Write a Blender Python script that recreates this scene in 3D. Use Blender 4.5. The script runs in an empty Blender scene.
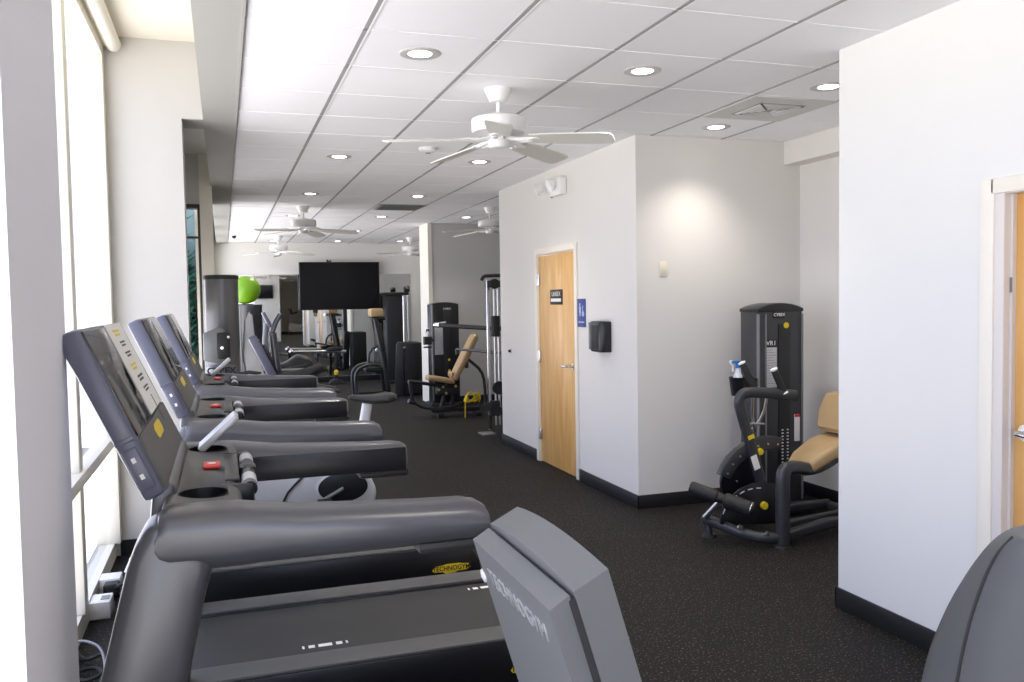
import bpy, bmesh, math, random
from mathutils import Vector, Matrix
random.seed(7)
scene = bpy.context.scene
COL = scene.collection
PI = math.pi

# ---------------------------------------------------------------- camera, sky, exposure
H_CAM = 1.6013
yaw, pitch, roll, F_PX = .325, .0475, -.0164, 855.6
cy, sy, cp, sp = math.cos(yaw), math.sin(yaw), math.cos(pitch), math.sin(pitch)
fwd = Vector((sy*cp, cy*cp, -sp)); rgt0 = Vector((cy, -sy, 0)); up0 = rgt0.cross(fwd)
rgt = rgt0*math.cos(roll) + up0*math.sin(roll); upv = -rgt0*math.sin(roll) + up0*math.cos(roll)
cd = bpy.data.cameras.new('camera'); cam = bpy.data.objects.new('camera', cd); COL.objects.link(cam)
cd.sensor_width = 36; cd.lens = F_PX*36/1024; cd.clip_start = .05; cd.clip_end = 200
cam.matrix_world = Matrix(((rgt.x, upv.x, -fwd.x, 0), (rgt.y, upv.y, -fwd.y, 0), (rgt.z, upv.z, -fwd.z, H_CAM), (0, 0, 0, 1)))
scene.camera = cam

world = bpy.data.worlds.new('sky'); scene.world = world; world.use_nodes = True
wb = world.node_tree.nodes['Background']
# overcast bluish sky; brighter lower half added to lighten the ceiling
wn = world.node_tree.nodes; wl_ = world.node_tree.links
wtc = wn.new('ShaderNodeTexCoord'); wsx = wn.new('ShaderNodeSeparateXYZ'); wmr = wn.new('ShaderNodeMapRange'); wcr = wn.new('ShaderNodeMix'); wcr.data_type = 'RGBA'
wmr.inputs[1].default_value = -.06; wmr.inputs[2].default_value = .06
wcr.inputs[6].default_value = (1.52, 1.46, 1.48, 1); wcr.inputs[7].default_value = (.62, .69, .98, 1)
wl_.new(wtc.outputs['Generated'], wsx.inputs[0]); wl_.new(wsx.outputs[2], wmr.inputs[0]); wl_.new(wmr.outputs[0], wcr.inputs[0]); wl_.new(wcr.outputs[2], wb.inputs[0])
wb.inputs[1].default_value = 3.3
vs = scene.view_settings
vs.view_transform = 'Standard'; vs.look = 'None'; vs.exposure = 0.2; vs.gamma = 1; vs.use_curve_mapping = False
scene.cycles.max_bounces = 10; scene.cycles.diffuse_bounces = 5; scene.cycles.glossy_bounces = 5
scene.cycles.transparent_max_bounces = 12
scene.cycles.sample_clamp_indirect = 6.0
scene.cycles.caustics_reflective = False; scene.cycles.caustics_refractive = False
LAMP_W = 40.0          # watts of each recessed downlight

def portal(name, loc, sx, sz, rot=(0, -PI/2, 0)):
    """daylight portal in a window opening (guides the sky light in, adds none)"""
    ld = bpy.data.lights.new(name, 'AREA'); ld.shape = 'RECTANGLE'; ld.size = sz; ld.size_y = sx
    ld.cycles.is_portal = True
    o = bpy.data.objects.new(name, ld); COL.objects.link(o); o.location = loc; o.rotation_euler = rot
    return o
portal('window_daylight', (-.80, 3.95, 1.6), 3.9, 3.2)
portal('window_daylight', (-.80, -.6, 1.6), 4.1, 3.2)
portal('window_daylight', (.30, -2.72, 1.45), 2.0, 2.7, (PI/2, 0, 0))
portal('window_daylight', (-.80, 7.75, 1.6), 2.9, 3.2)
portal('window_daylight', (-.30, 14.2, 1.5), 6.6, 3.0)

# ---------------------------------------------------------------- materials
def srgb(r, g, b):
    f = lambda c: (c/255/12.92 if c/255 <= .04045 else ((c/255+.055)/1.055)**2.4)
    return (f(r), f(g), f(b))
MATS = {}
def mat(name, col, rough=.5, metal=0., var=.06, scale=40, bump=0., emis=None, estr=0, spec=.5, coat=0):
    if name in MATS: return MATS[name]
    m = bpy.data.materials.new(name); m.use_nodes = True; nt = m.node_tree; b = nt.nodes['Principled BSDF']
    b.inputs['Roughness'].default_value = rough; b.inputs['Metallic'].default_value = metal
    b.inputs['Specular IOR Level'].default_value = spec
    if coat: b.inputs['Coat Weight'].default_value = coat; b.inputs['Coat Roughness'].default_value = .15
    tc = nt.nodes.new('ShaderNodeTexCoord')
    nz = nt.nodes.new('ShaderNodeTexNoise'); nz.inputs['Scale'].default_value = scale; nz.inputs['Detail'].default_value = 3
    nt.links.new(tc.outputs['Object'], nz.inputs['Vector'])
    mx = nt.nodes.new('ShaderNodeMix'); mx.data_type = 'RGBA'
    mx.inputs[6].default_value = tuple(c*(1-var) for c in col)+(1,)
    mx.inputs[7].default_value = tuple(min(1, c*(1+var)) for c in col)+(1,)
    nt.links.new(nz.outputs['Fac'], mx.inputs[0]); nt.links.new(mx.outputs[2], b.inputs['Base Color'])
    if bump:
        bp = nt.nodes.new('ShaderNodeBump'); bp.inputs['Strength'].default_value = bump; bp.inputs['Distance'].default_value = .002
        nt.links.new(nz.outputs['Fac'], bp.inputs['Height']); nt.links.new(bp.outputs['Normal'], b.inputs['Normal'])
    if emis: b.inputs['Emission Color'].default_value = emis+(1,); b.inputs['Emission Strength'].default_value = estr
    MATS[name] = m; return m

WALL = mat('wall_paint', (.76, .738, .70), .75, var=.01, scale=6)
WALLW = mat('white_wall_paint', (.755, .755, .725), .7, var=.01, scale=6)
PALE = mat('column_paint_with_daylight', (.93, .93, .97), .6, var=.01, scale=6)  # bluish daylight on the near column put into its paint colour
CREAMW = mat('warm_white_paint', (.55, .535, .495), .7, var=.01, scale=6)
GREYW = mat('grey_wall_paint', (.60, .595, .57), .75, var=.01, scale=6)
CREAM = mat('cream_paint', (.84, .80, .70), .6, var=.01, scale=6)
FRAME = mat('cream_window_frame', (.80, .77, .66), .45, var=.01)
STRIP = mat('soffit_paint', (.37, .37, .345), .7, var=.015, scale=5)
TILE = mat('ceiling_tile', (.91, .905, .92), .9, var=.015, scale=120, bump=.15)
TBAR = mat('ceiling_grid_bar', (.34, .34, .34), .6, var=.02)
TWHT = mat('ceiling_grid_white', (.92, .92, .92), .5, var=.01)
BASEB = mat('black_vinyl_base', (.012, .012, .013), .45)
WHITE = mat('white_enamel', (.86, .86, .84), .35, var=.01)
ANTH = mat('anthracite_plastic', (.052, .052, .060), .31, spec=.95, var=.05, scale=200, bump=.03)
ANTHT = mat('anthracite_top', (.085, .083, .078), .5, var=.05, scale=200)
SHELL = mat('console_shell', (.11, .115, .16), .32, var=.03)
BLACKP = mat('black_plastic', (.010, .010, .012), .33, var=.05)
BLACKM = mat('black_matte', (.012, .012, .012), .6, var=.1)
DGREY = mat('dark_grey_enamel', (.035, .036, .040), .35, var=.04)
MGREY = mat('grey_metallic_plastic', (.20, .205, .21), .34, metal=.2, var=.03)
SILVER = mat('silver_paint', (.66, .67, .68), .34, metal=.3, var=.03)
CHROME = mat('chrome', (.75, .75, .75), .12, metal=1, var=.02)
STEEL = mat('brushed_steel', (.60, .60, .60), .28, metal=1, var=.05)
SCREEN = mat('screen_glass', (.012, .012, .013), .08, var=.02, spec=.6)
TVS = mat('television_panel', (.004, .004, .005), .22, var=.02, spec=.25)
TAN = mat('tan_vinyl', srgb(176, 148, 106), .5, var=.05, scale=30, bump=.05)
YELLOW = mat('yellow_decal', srgb(232, 203, 40), .45, var=.03)
RED = mat('red_button', srgb(215, 45, 40), .4, var=.03)
PAPER = mat('white_paper', (.82, .81, .78), .8, var=.02)
INK = mat('grey_ink', (.12, .12, .12), .8)
LABELM = mat('instruction_placard', (.50, .51, .52), .5, var=.12, scale=60)
BELT = mat('running_belt', (.030, .029, .027), .62, var=.25, scale=260, bump=.1)
GREEN = mat('green_vinyl', srgb(116, 166, 26), .35, var=.02)
BLUE = mat('blue_sign', srgb(52, 66, 140), .5, var=.02)
BOTTLE = mat('clear_bottle_plastic', (.72, .76, .80), .25, var=.02)
BLUEP = mat('blue_trigger_plastic', srgb(40, 120, 200), .35)
LAMPM = mat('lamp_diffuser', (1, 1, 1), .5, emis=(1, .96, .90), estr=7)
LEAF = mat('teal_leaf', (.02, .16, .11), .5, var=.4, scale=9)
LEAFD = mat('dark_leaf', (.008, .022, .016), .6, var=.4, scale=9)
OUTW = mat('outside_wall', srgb(105, 128, 135), .8, var=.1, scale=4)
BLADE = mat('fan_blade', (.72, .70, .64), .45, var=.02)
SEATG = mat('grey_vinyl_seat', (.085, .09, .094), .5, var=.04, scale=80, bump=.05)
SEAM = mat('seam_piping', (.015, .015, .017), .6)
GREYC = mat('grey_console_back', (.115, .12, .122), .42, var=.03, scale=90, bump=.02)

def wood_mat():
    m = bpy.data.materials.new('birch_door_veneer'); m.use_nodes = True; nt = m.node_tree; b = nt.nodes['Principled BSDF']
    tc = nt.nodes.new('ShaderNodeTexCoord'); mp = nt.nodes.new('ShaderNodeMapping'); mp.inputs['Scale'].default_value = (3, 3, .45)
    nz = nt.nodes.new('ShaderNodeTexNoise'); nz.inputs['Scale'].default_value = 2.6; nz.inputs['Detail'].default_value = 6; nz.inputs['Distortion'].default_value = 1.2
    cr = nt.nodes.new('ShaderNodeValToRGB')
    cr.color_ramp.elements[0].color = srgb(206, 152, 80)+(1,); cr.color_ramp.elements[1].color = srgb(234, 192, 124)+(1,)
    cr.color_ramp.elements[0].position = .25; cr.color_ramp.elements[1].position = .75
    nt.links.new(tc.outputs['Object'], mp.inputs['Vector']); nt.links.new(mp.outputs[0], nz.inputs['Vector'])
    nt.links.new(nz.outputs['Fac'], cr.inputs[0]); nt.links.new(cr.outputs[0], b.inputs['Base Color'])
    b.inputs['Roughness'].default_value = .4
    return m
WOOD = wood_mat()
def floor_mat():
    m = bpy.data.materials.new('speckled_rubber_floor'); m.use_nodes = True; nt = m.node_tree; b = nt.nodes['Principled BSDF']
    tc = nt.nodes.new('ShaderNodeTexCoord')
    n1 = nt.nodes.new('ShaderNodeTexNoise'); n1.inputs['Scale'].default_value = 95; n1.inputs['Detail'].default_value = 2
    r1 = nt.nodes.new('ShaderNodeValToRGB'); r1.color_ramp.elements[0].position = .60; r1.color_ramp.elements[1].position = .68
    n2 = nt.nodes.new('ShaderNodeTexNoise'); n2.inputs['Scale'].default_value = 3; n2.inputs['Detail'].default_value = 4
    base = nt.nodes.new('ShaderNodeMix'); base.data_type = 'RGBA'
    base.inputs[6].default_value = (.0075, .0072, .007, 1); base.inputs[7].default_value = (.012, .0114, .0108, 1)
    fl = nt.nodes.new('ShaderNodeMix'); fl.data_type = 'RGBA'; fl.inputs[7].default_value = (.15, .125, .10, 1)
    for n in (n1, n2): nt.links.new(tc.outputs['Object'], n.inputs['Vector'])
    nt.links.new(n2.outputs['Fac'], base.inputs[0]); nt.links.new(n1.outputs['Fac'], r1.inputs[0])
    nt.links.new(r1.outputs[0], fl.inputs[0]); nt.links.new(base.outputs[2], fl.inputs[6]); nt.links.new(fl.outputs[2], b.inputs['Base Color'])
    b.inputs['Roughness'].default_value = .7; b.inputs['Specular IOR Level'].default_value = .18
    bp = nt.nodes.new('ShaderNodeBump'); bp.inputs['Strength'].default_value = .12; bp.inputs['Distance'].default_value = .002
    nt.links.new(n1.outputs['Fac'], bp.inputs['Height']); nt.links.new(bp.outputs['Normal'], b.inputs['Normal'])
    return m
FLOOR = floor_mat()
def mirror_mat():
    m = bpy.data.materials.new('mirror_silvering'); m.use_nodes = True; b = m.node_tree.nodes['Principled BSDF']
    b.inputs['Base Color'].default_value = (.80, .82, .80, 1); b.inputs['Metallic'].default_value = 1; b.inputs['Roughness'].default_value = .015
    return m
MIRROR = mirror_mat()
def glass_mat():
    m = bpy.data.materials.new('window_glass'); m.use_nodes = True; nt = m.node_tree
    for n in list(nt.nodes):
        if n.type != 'OUTPUT_MATERIAL': nt.nodes.remove(n)
    out = [n for n in nt.nodes if n.type == 'OUTPUT_MATERIAL'][0]
    t = nt.nodes.new('ShaderNodeBsdfTransparent'); t.inputs[0].default_value = (.96, .965, .965, 1)
    g = nt.nodes.new('ShaderNodeBsdfGlossy'); g.inputs['Roughness'].default_value = .02
    fr = nt.nodes.new('ShaderNodeFresnel'); geo = nt.nodes.new('ShaderNodeNewGeometry'); mr_ = nt.nodes.new('ShaderNodeMapRange')
    mr_.inputs[3].default_value = 1.2; mr_.inputs[4].default_value = 1/1.2      # same reflectance entering and leaving the thin pane
    nt.links.new(geo.outputs['Backfacing'], mr_.inputs[0]); nt.links.new(mr_.outputs[0], fr.inputs[0])
    mx = nt.nodes.new('ShaderNodeMixShader')
    nt.links.new(fr.outputs[0], mx.inputs[0]); nt.links.new(t.outputs[0], mx.inputs[1]); nt.links.new(g.outputs[0], mx.inputs[2])
    nt.links.new(mx.outputs[0], out.inputs[0]); return m
GLASS = glass_mat()

# ---------------------------------------------------------------- mesh helpers
ORIGIN = {}
class MB:
    def __init__(s): s.bm = bmesh.new()
    def _merge(s, t):
        me = bpy.data.meshes.new('tmp'); t.to_mesh(me); t.free(); s.bm.from_mesh(me); bpy.data.meshes.remove(me); return s
    def box(s, lo, hi, bev=0, seg=2):
        c = [(a+b)/2 for a, b in zip(lo, hi)]; d = [abs(b-a) for a, b in zip(lo, hi)]
        return s.obox(Matrix.Translation(c), d, bev, seg)
    def obox(s, M, d, bev=0, seg=2):
        t = bmesh.new(); bmesh.ops.create_cube(t, size=1)
        bmesh.ops.scale(t, vec=d, verts=t.verts)
        if bev: bmesh.ops.bevel(t, geom=t.edges[:], offset=min(bev, min(d)*.49), segments=seg, profile=.5, affect='EDGES')
        bmesh.ops.transform(t, matrix=M, verts=t.verts); return s._merge(t)
    def prism(s, poly, a, b, axis='y', bev=0, seg=2):
        """poly of 2-D points (x,z for axis y; y,z for axis x; x,y for axis z) pushed from a to b"""
        f = {'y': lambda p, k: (p[0], k, p[1]), 'x': lambda p, k: (k, p[0], p[1]), 'z': lambda p, k: (p[0], p[1], k)}[axis]
        t = bmesh.new(); A = [t.verts.new(f(p, a)) for p in poly]; B = [t.verts.new(f(p, b)) for p in poly]; n = len(poly)
        t.faces.new(A); t.faces.new(B[::-1])
        for i in range(n): t.faces.new((A[i], B[i], B[(i+1) % n], A[(i+1) % n]))
        bmesh.ops.recalc_face_normals(t, faces=t.faces)
        if bev: bmesh.ops.bevel(t, geom=t.edges[:], offset=bev, segments=seg, profile=.5, affect='EDGES', clamp_overlap=True)
        return s._merge(t)
    def loft(s, rings, caps=True, closed=True):
        t = bmesh.new(); V = [[t.verts.new(p) for p in r] for r in rings]; n = len(rings[0])
        for a, b in zip(V[:-1], V[1:]):
            for i in range(n if closed else n-1): t.faces.new((a[i], a[(i+1) % n], b[(i+1) % n], b[i]))
        if caps: t.faces.new(V[0][::-1]); t.faces.new(V[-1])
        bmesh.ops.recalc_face_normals(t, faces=t.faces); return s._merge(t)
    def cyl(s, p0, p1, r0, r1=None, seg=20, caps=True):
        p0, p1 = Vector(p0), Vector(p1); r1 = r0 if r1 is None else r1
        q = (p1-p0).to_track_quat('Z', 'Y')
        R = lambda p, r: [p + q @ Vector((r*math.cos(2*PI*i/seg), r*math.sin(2*PI*i/seg), 0)) for i in range(seg)]
        return s.loft([R(p0, r0), R(p1, r1)], caps)
    def lathe(s, prof, c=(0, 0, 0), seg=28, axis=(0, 0, 1)):
        q = Vector(axis).to_track_quat('Z', 'Y'); c = Vector(c)
        return s.loft([[c + q @ Vector((r*math.cos(2*PI*i/seg), r*math.sin(2*PI*i/seg), z)) for i in range(seg)] for r, z in prof])
    def tube(s, pts, r, seg=12, smooth=0, sec=None, caps=True):
        """swept tube through pts; smooth = rounded corners by subdivision; sec = (w,h) rounded rectangle section"""
        P = [Vector(p) for p in pts]
        for _ in range(smooth):
            Q = [P[0]]
            for a, b in zip(P[:-1], P[1:]): Q += [a.lerp(b, .25), a.lerp(b, .75)]
            P = Q+[P[-1]]
        rings = []; ref = None
        for i, p in enumerate(P):
            d = (P[min(i+1, len(P)-1)]-P[max(i-1, 0)]).normalized()
            if ref is None: ref = Vector((0, 1, 0)) if abs(d.y) < .9 else Vector((0, 0, 1))
            n = (ref - d*ref.dot(d)).normalized(); b = d.cross(n); ref = n
            if sec: rings.append([p + n*u + b*v for u, v in rrect(sec[0], sec[1], r)])
            else: rings.append([p + n*r*math.cos(2*PI*k/seg) + b*r*math.sin(2*PI*k/seg) for k in range(seg)])
        return s.loft(rings, caps)
    def ball(s, c, r, sc=(1, 1, 1), seg=24):
        t = bmesh.new(); bmesh.ops.create_uvsphere(t, u_segments=seg, v_segments=seg//2+2, radius=r)
        bmesh.ops.scale(t, vec=sc, verts=t.verts); bmesh.ops.translate(t, vec=c, verts=t.verts); return s._merge(t)
    def build(s, name, m, parent=None, angle=38):
        bm = s.bm
        if parent is not None and parent.name in ORIGIN: bmesh.ops.translate(bm, vec=-ORIGIN[parent.name], verts=bm.verts)
        me = bpy.data.meshes.new(name); 
        for f in bm.faces: f.smooth = True
        bm.to_mesh(me); bm.free(); me.set_sharp_from_angle(angle=math.radians(angle)); me.materials.append(m)
        o = bpy.data.objects.new(name, me); COL.objects.link(o)
        if parent is not None:
            o.parent = parent
            if parent.name in ORIGIN: ORIGIN[o.name] = ORIGIN[parent.name]
        return o
def rrect(w, h, r, n=4):
    r = min(r, w*.499, h*.499); P = []
    for cx, cy_, a0 in ((w/2-r, h/2-r, 0), (-w/2+r, h/2-r, PI/2), (-w/2+r, -h/2+r, PI), (w/2-r, -h/2+r, 1.5*PI)):
        for k in range(n+1): P.append((cx+r*math.cos(a0+k*PI/2/n), cy_+r*math.sin(a0+k*PI/2/n)))
    return P
def thing(name, label, cat, loc=(0, 0, 0), group=None, world=False):
    o = bpy.data.objects.new(name, None); COL.objects.link(o); o.location = loc; o.empty_display_size = .1
    o['label'] = label; o['category'] = cat
    if group: o['group'] = group
    if world: ORIGIN[o.name] = Vector(loc)      # parts are given in room coordinates
    return o
def tag(o, label, cat, group=None, kind=None):
    o['label'] = label; o['category'] = cat
    if group: o['group'] = group
    if kind: o['kind'] = kind
    return o
def copy_tree(o, loc, label, parent=None):
    c = o.copy(); COL.objects.link(c)
    if parent is None: c.location = loc; c['label'] = label
    else: c.parent = parent
    for ch in list(o.children): copy_tree(ch, None, None, c)
    return c
def struct(name, mb, m, label=None, parent=None):
    o = mb.build(name, m, parent)
    if parent is None:
        o['kind'] = 'structure'
        if label: o['label'] = label
    return o
def text(name, s, size, m, parent, M, ext=.0006, bold=0, squash=1, at='CENTER'):
    cu = bpy.data.curves.new(name, 'FONT'); cu.body = s; cu.size = size; cu.extrude = ext; cu.align_x = at; cu.align_y = 'CENTER'; cu.offset = bold
    t = bpy.data.objects.new(name, cu); COL.objects.link(t); bpy.context.view_layer.update()
    me = bpy.data.meshes.new_from_object(t.evaluated_get(bpy.context.evaluated_depsgraph_get()))
    bpy.data.objects.remove(t); bpy.data.curves.remove(cu)
    M = M @ Matrix.Diagonal((squash, 1, 1, 1))
    if parent is not None and parent.name in ORIGIN: M = Matrix.Translation(-ORIGIN[parent.name]) @ M
    me.transform(M); me.materials.clear(); me.materials.append(m)
    o = bpy.data.objects.new(name, me); COL.objects.link(o); o.parent = parent
    return o
def frame3(o, x, y, n):
    x, y, n = Vector(x).normalized(), Vector(y).normalized(), Vector(n).normalized()
    return Matrix(((x.x, y.x, n.x, o[0]), (x.y, y.y, n.y, o[1]), (x.z, y.z, n.z, o[2]), (0, 0, 0, 1)))

# ================================================================ THE SETTING
CEIL = 2.819; YB = -13.0; YF = 17.7
struct('floor', MB().box((-.81, -2.7, -.1), (6.2, YF+.2, 0)).box((2.2, YB-.2, -.1), (6.2, -2.7, 0)), FLOOR, 'black speckled rubber gym floor')
# ceiling: tiled field, plain strip along the window side, higher alcove ceilings
G0X, G0Y, TS = .644, 3.868, .61
ceil = struct('ceiling', MB().box((.12, -2.7, CEIL), (6.2, YF+.2, CEIL+.08)).box((2.2, YB-.2, CEIL), (6.2, -2.7, CEIL+.08)), TILE, 'white suspended tile ceiling')
mb = MB(); mw = MB()
k = 0
while G0X-TS+k*TS < 6.1:
    x = G0X-TS+k*TS
    if x > .15:
        y0_ = YB if x > 2.25 else -2.58
        mb.box((x-.014, y0_, CEIL-.003), (x+.007, YF, CEIL)); mw.box((x+.007, y0_, CEIL-.004), (x+.017, YF, CEIL))
    k += 1
y = G0Y-27*TS
while y < YF:
    mw.box((.125 if y > -2.6 else 2.3, y-.006, CEIL-.003), (6.1, y+.006, CEIL)); y += TS
mb.build('ceiling_grid', TBAR, ceil); mw.build('ceiling_grid', TWHT, ceil)
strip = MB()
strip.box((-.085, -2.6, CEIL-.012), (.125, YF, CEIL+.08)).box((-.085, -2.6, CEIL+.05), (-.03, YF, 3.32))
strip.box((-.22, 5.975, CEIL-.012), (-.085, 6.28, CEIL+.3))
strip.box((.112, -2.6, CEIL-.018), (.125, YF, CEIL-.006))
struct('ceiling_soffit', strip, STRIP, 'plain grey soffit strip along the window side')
struct('ceiling_alcove', MB().box((-.95, -2.7, 3.3), (-.03, 6.1, 3.4)).box((-.95, 9.3, 3.3), (-.03, YF, 3.4)), mat('alcove_ceiling_paint', (.78, .73, .62), .7, var=.01), 'cream ceiling of the window alcove')
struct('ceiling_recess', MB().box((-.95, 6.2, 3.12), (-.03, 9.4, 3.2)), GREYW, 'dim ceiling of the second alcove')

# left side: window bay, piers
def pier(name, lo, hi, m, label): return struct(name, MB().box(lo, hi), m, label)
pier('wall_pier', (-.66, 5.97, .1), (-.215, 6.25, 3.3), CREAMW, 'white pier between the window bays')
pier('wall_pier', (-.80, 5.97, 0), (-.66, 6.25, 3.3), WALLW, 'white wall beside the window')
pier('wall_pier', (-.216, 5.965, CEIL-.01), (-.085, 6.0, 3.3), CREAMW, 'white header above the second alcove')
struct('baseboard_pier', MB().box((-.67, 5.96, 0), (-.205, 6.26, .1)), BASEB)
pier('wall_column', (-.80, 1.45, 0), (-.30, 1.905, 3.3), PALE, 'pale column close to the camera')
pier('wall_left', (-.19, 17.5, 0), (-.13, YF, 3.3), WALL, 'left wall at the far end')
pier('wall_left', (-.25, 9.5, 0), (-.13, 10.9, 3.3), CREAM, 'wall between narrow window and far bay')
# second bay closed by a window that looks out on plants
struct('wall_column', MB().box((-.19, 9.2, 0), (-.07, 9.5, 3.3)), CREAM, 'cream column between alcove and far bay')
w2 = struct('window_2', MB().box((-.78, 9.24, 2.62), (-.19, 9.36, 3.3)).box((-.78, 9.24, 0), (-.19, 9.36, .12)), GREYW, 'window looking out on plants')
MB().box((-.78, 9.22, 2.58), (-.19, 9.38, 2.62)).box((-.215, 9.22, .12), (-.19, 9.38, 2.6)).box((-.78, 9.22, .12), (-.75, 9.38, 2.6)).box((-.78, 9.25, 2.28), (-.19, 9.33, 2.30)).build('window_frame', DGREY, w2)
MB().box((-.75, 9.29, .12), (-.215, 9.298, 2.58)).build('glass_pane', GLASS, w2)

# window bay 1 (and the one behind the camera)
def window_bay(name, y0, y1, mull, label, dx=0.):
    fr = MB()
    fr.box((-.80, y0, 0), (-.695, y1, .10))                         # low ledge
    fr.box((-.74, y0, .74), (-.66, y1, .80), .004)                 # transom rail
    fr.box((-.80, y0, 3.16), (-.66, y1, 3.3))                      # head
    for y in mull: fr.box((-.80, y-.05, .1), (-.68, y+.05, 3.16), .006)
    fr.box((-.80, y1-.07, .1), (-.66, y1, 3.16), .004).box((-.80, y0, .1), (-.66, y0+.07, 3.16), .004)
    bmesh.ops.translate(fr.bm, vec=(dx, 0, 0), verts=fr.bm.verts)
    w = struct(name, fr, FRAME, label)
    g = MB(); e = [y0]+list(mull)+[y1]
    for a, b in zip(e[:-1], e[1:]): g.box((-.742, a+.02, .09), (-.736, b-.02, 3.17))
    bmesh.ops.translate(g.bm, vec=(dx, 0, 0), verts=g.bm.verts)
    g.build('glass_pane', GLASS, w)
    gs = MB()
    for y in mull: gs.box((-.735, y+.05, .1), (-.730, y+.056, 3.16)).box((-.735, y-.056, .1), (-.730, y-.05, 3.16))
    bmesh.ops.translate(gs.bm, vec=(dx, 0, 0), verts=gs.bm.verts)
    gs.build('gasket', DGREY, w)
    if not dx: MB().cyl((-.60, y0+.05, 3.24), (-.60, y1-.02, 3.24), .045).box((-.66, y0+.03, 3.23), (-.59, y1-.01, 3.3)).build('roller_blind', CREAM, w)
    return w
window_bay('window_1', 1.9, 5.96, (3.2, 4.62), 'tall cream framed window beside the treadmills')
window_bay('window_4', 10.9, 17.5, (12.5, 14.2, 15.9), 'windows along the far bay', .53)
w5 = window_bay('added_window', 6.25, 9.24, (7.7,), 'unseen window added to light the second alcove')  # unseen window added to brighten the ceiling beyond the pier
MB().box((-.655, 6.30, 1.55), (-.650, 9.18, 3.22)).cyl((-.652, 6.30, 1.55), (-.652, 9.18, 1.55), .012).build('roller_blind', CREAM, w5)  # unseen lowered blind, added to cut daylight on the door wall
window_bay('window_3', -2.6, 1.46, (-1.2, .2), 'tall windows behind the camera')
# glazed front added behind the camera to light camera-facing sides; room is narrower there
w6 = struct('added_glazing', MB().box((-.80, -2.7, 0), (1.34, -2.58, .08)).box((-.80, -2.7, 2.76), (1.34, -2.58, 3.3)).box((-.80, -2.7, 0), (-.70, -2.58, 3.3)).box((.28, -2.68, .08), (.36, -2.6, 2.76)).box((1.26, -2.7, 0), (1.34, -2.58, 2.82)), FRAME, 'unseen glazed front added behind the camera for light')
MB().box((-.70, -2.645, .08), (1.26, -2.638, 2.76)).build('glass_pane', GLASS, w6)
struct('wall_front', MB().box((2.2, YB, 0), (2.32, -2.58, CEIL)).box((1.34, -2.7, 0), (2.2, -2.58, 3.3)), WALL, 'wall behind the camera')

# right side
wr = MB()
wr.box((2.95, 2.66, 0), (3.07, 3.572, CEIL)).box((2.95, 1.0, 2.03), (3.07, 2.66, CEIL)).box((2.95, 1.0, 0), (3.07, 1.70, CEIL))
wr.box((3.07, 3.45, 0), (4.53, 3.572, CEIL)).box((3.07, 1.0, 0), (6.2, 1.12, CEIL))
struct('wall_right', wr, WALLW, 'white wall block with the near door')
wa = MB().box((4.41, 3.572, 0), (4.53, 5.92, CEIL)).box((2.95, 5.80, 0), (4.41, 5.92, CEIL)); wa.box((4.26, 3.572, 2.64), (4.41, 5.80, CEIL))
struct('wall_alcove', wa, WALL, 'alcove wall behind the leg curl machine')
wd = MB().box((2.95, 5.92, 0), (3.07, 6.985, CEIL)).box((2.95, 7.93, 0), (3.07, 9.13, CEIL)).box((2.95, 6.985, 2.04), (3.07, 7.93, CEIL))
wd.box((3.07, 9.01, 0), (6.2, 9.13, CEIL))
struct('wall_door', wd, WALL, 'wall with the birch door')
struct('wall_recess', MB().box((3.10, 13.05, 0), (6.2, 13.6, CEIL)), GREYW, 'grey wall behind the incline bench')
struct('wall_column', MB().box((3.04, 13.03, 0), (3.10, 13.62, CEIL)), CREAM, 'cream edge of the recess wall')
struct('wall_far', MB().box((-1.0, YF, 0), (6.2, YF+.12, 3.32)), WALL, 'far wall with the mirror')
struct('wall_side', MB().box((6.0, 9.13, 0), (6.12, YF, CEIL)).box((6.0, YB, 0), (6.12, 1.0, CEIL)).box((4.6, 13.6, 0), (4.7, YF, CEIL)), WALL)
struct('wall_back', MB().box((2.2, YB-.12, 0), (6.2, YB, 3.32)), WALL, 'wall behind the camera')
bb = lambda n, lo, hi: struct(n, MB().box(lo, hi, .003), BASEB)
bb('baseboard_right', (2.938, 2.73, 0), (2.95, 3.584, .105)); bb('baseboard_return', (2.938, 3.572, 0), (4.41, 3.584, .105))
bb('baseboard_alcove', (2.938, 5.788, 0), (4.41, 5.80, .105)); bb('baseboard_side', (4.398, 3.584, 0), (4.41, 5.788, .105))
bb('baseboard_door', (2.938, 5.788, 0), (2.95, 6.92, .105)); bb('baseboard_door', (2.938, 8.0, 0), (2.95, 9.14, .105))
bb('baseboard_recess', (3.10, 13.038, 0), (6.0, 13.05, .105)); bb('baseboard_far', (-.78, YF-.012, 0), (4.6, YF, .105)); bb('baseboard_back', (2.32, YB, 0), (6.0, YB+.012, .1))

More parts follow.
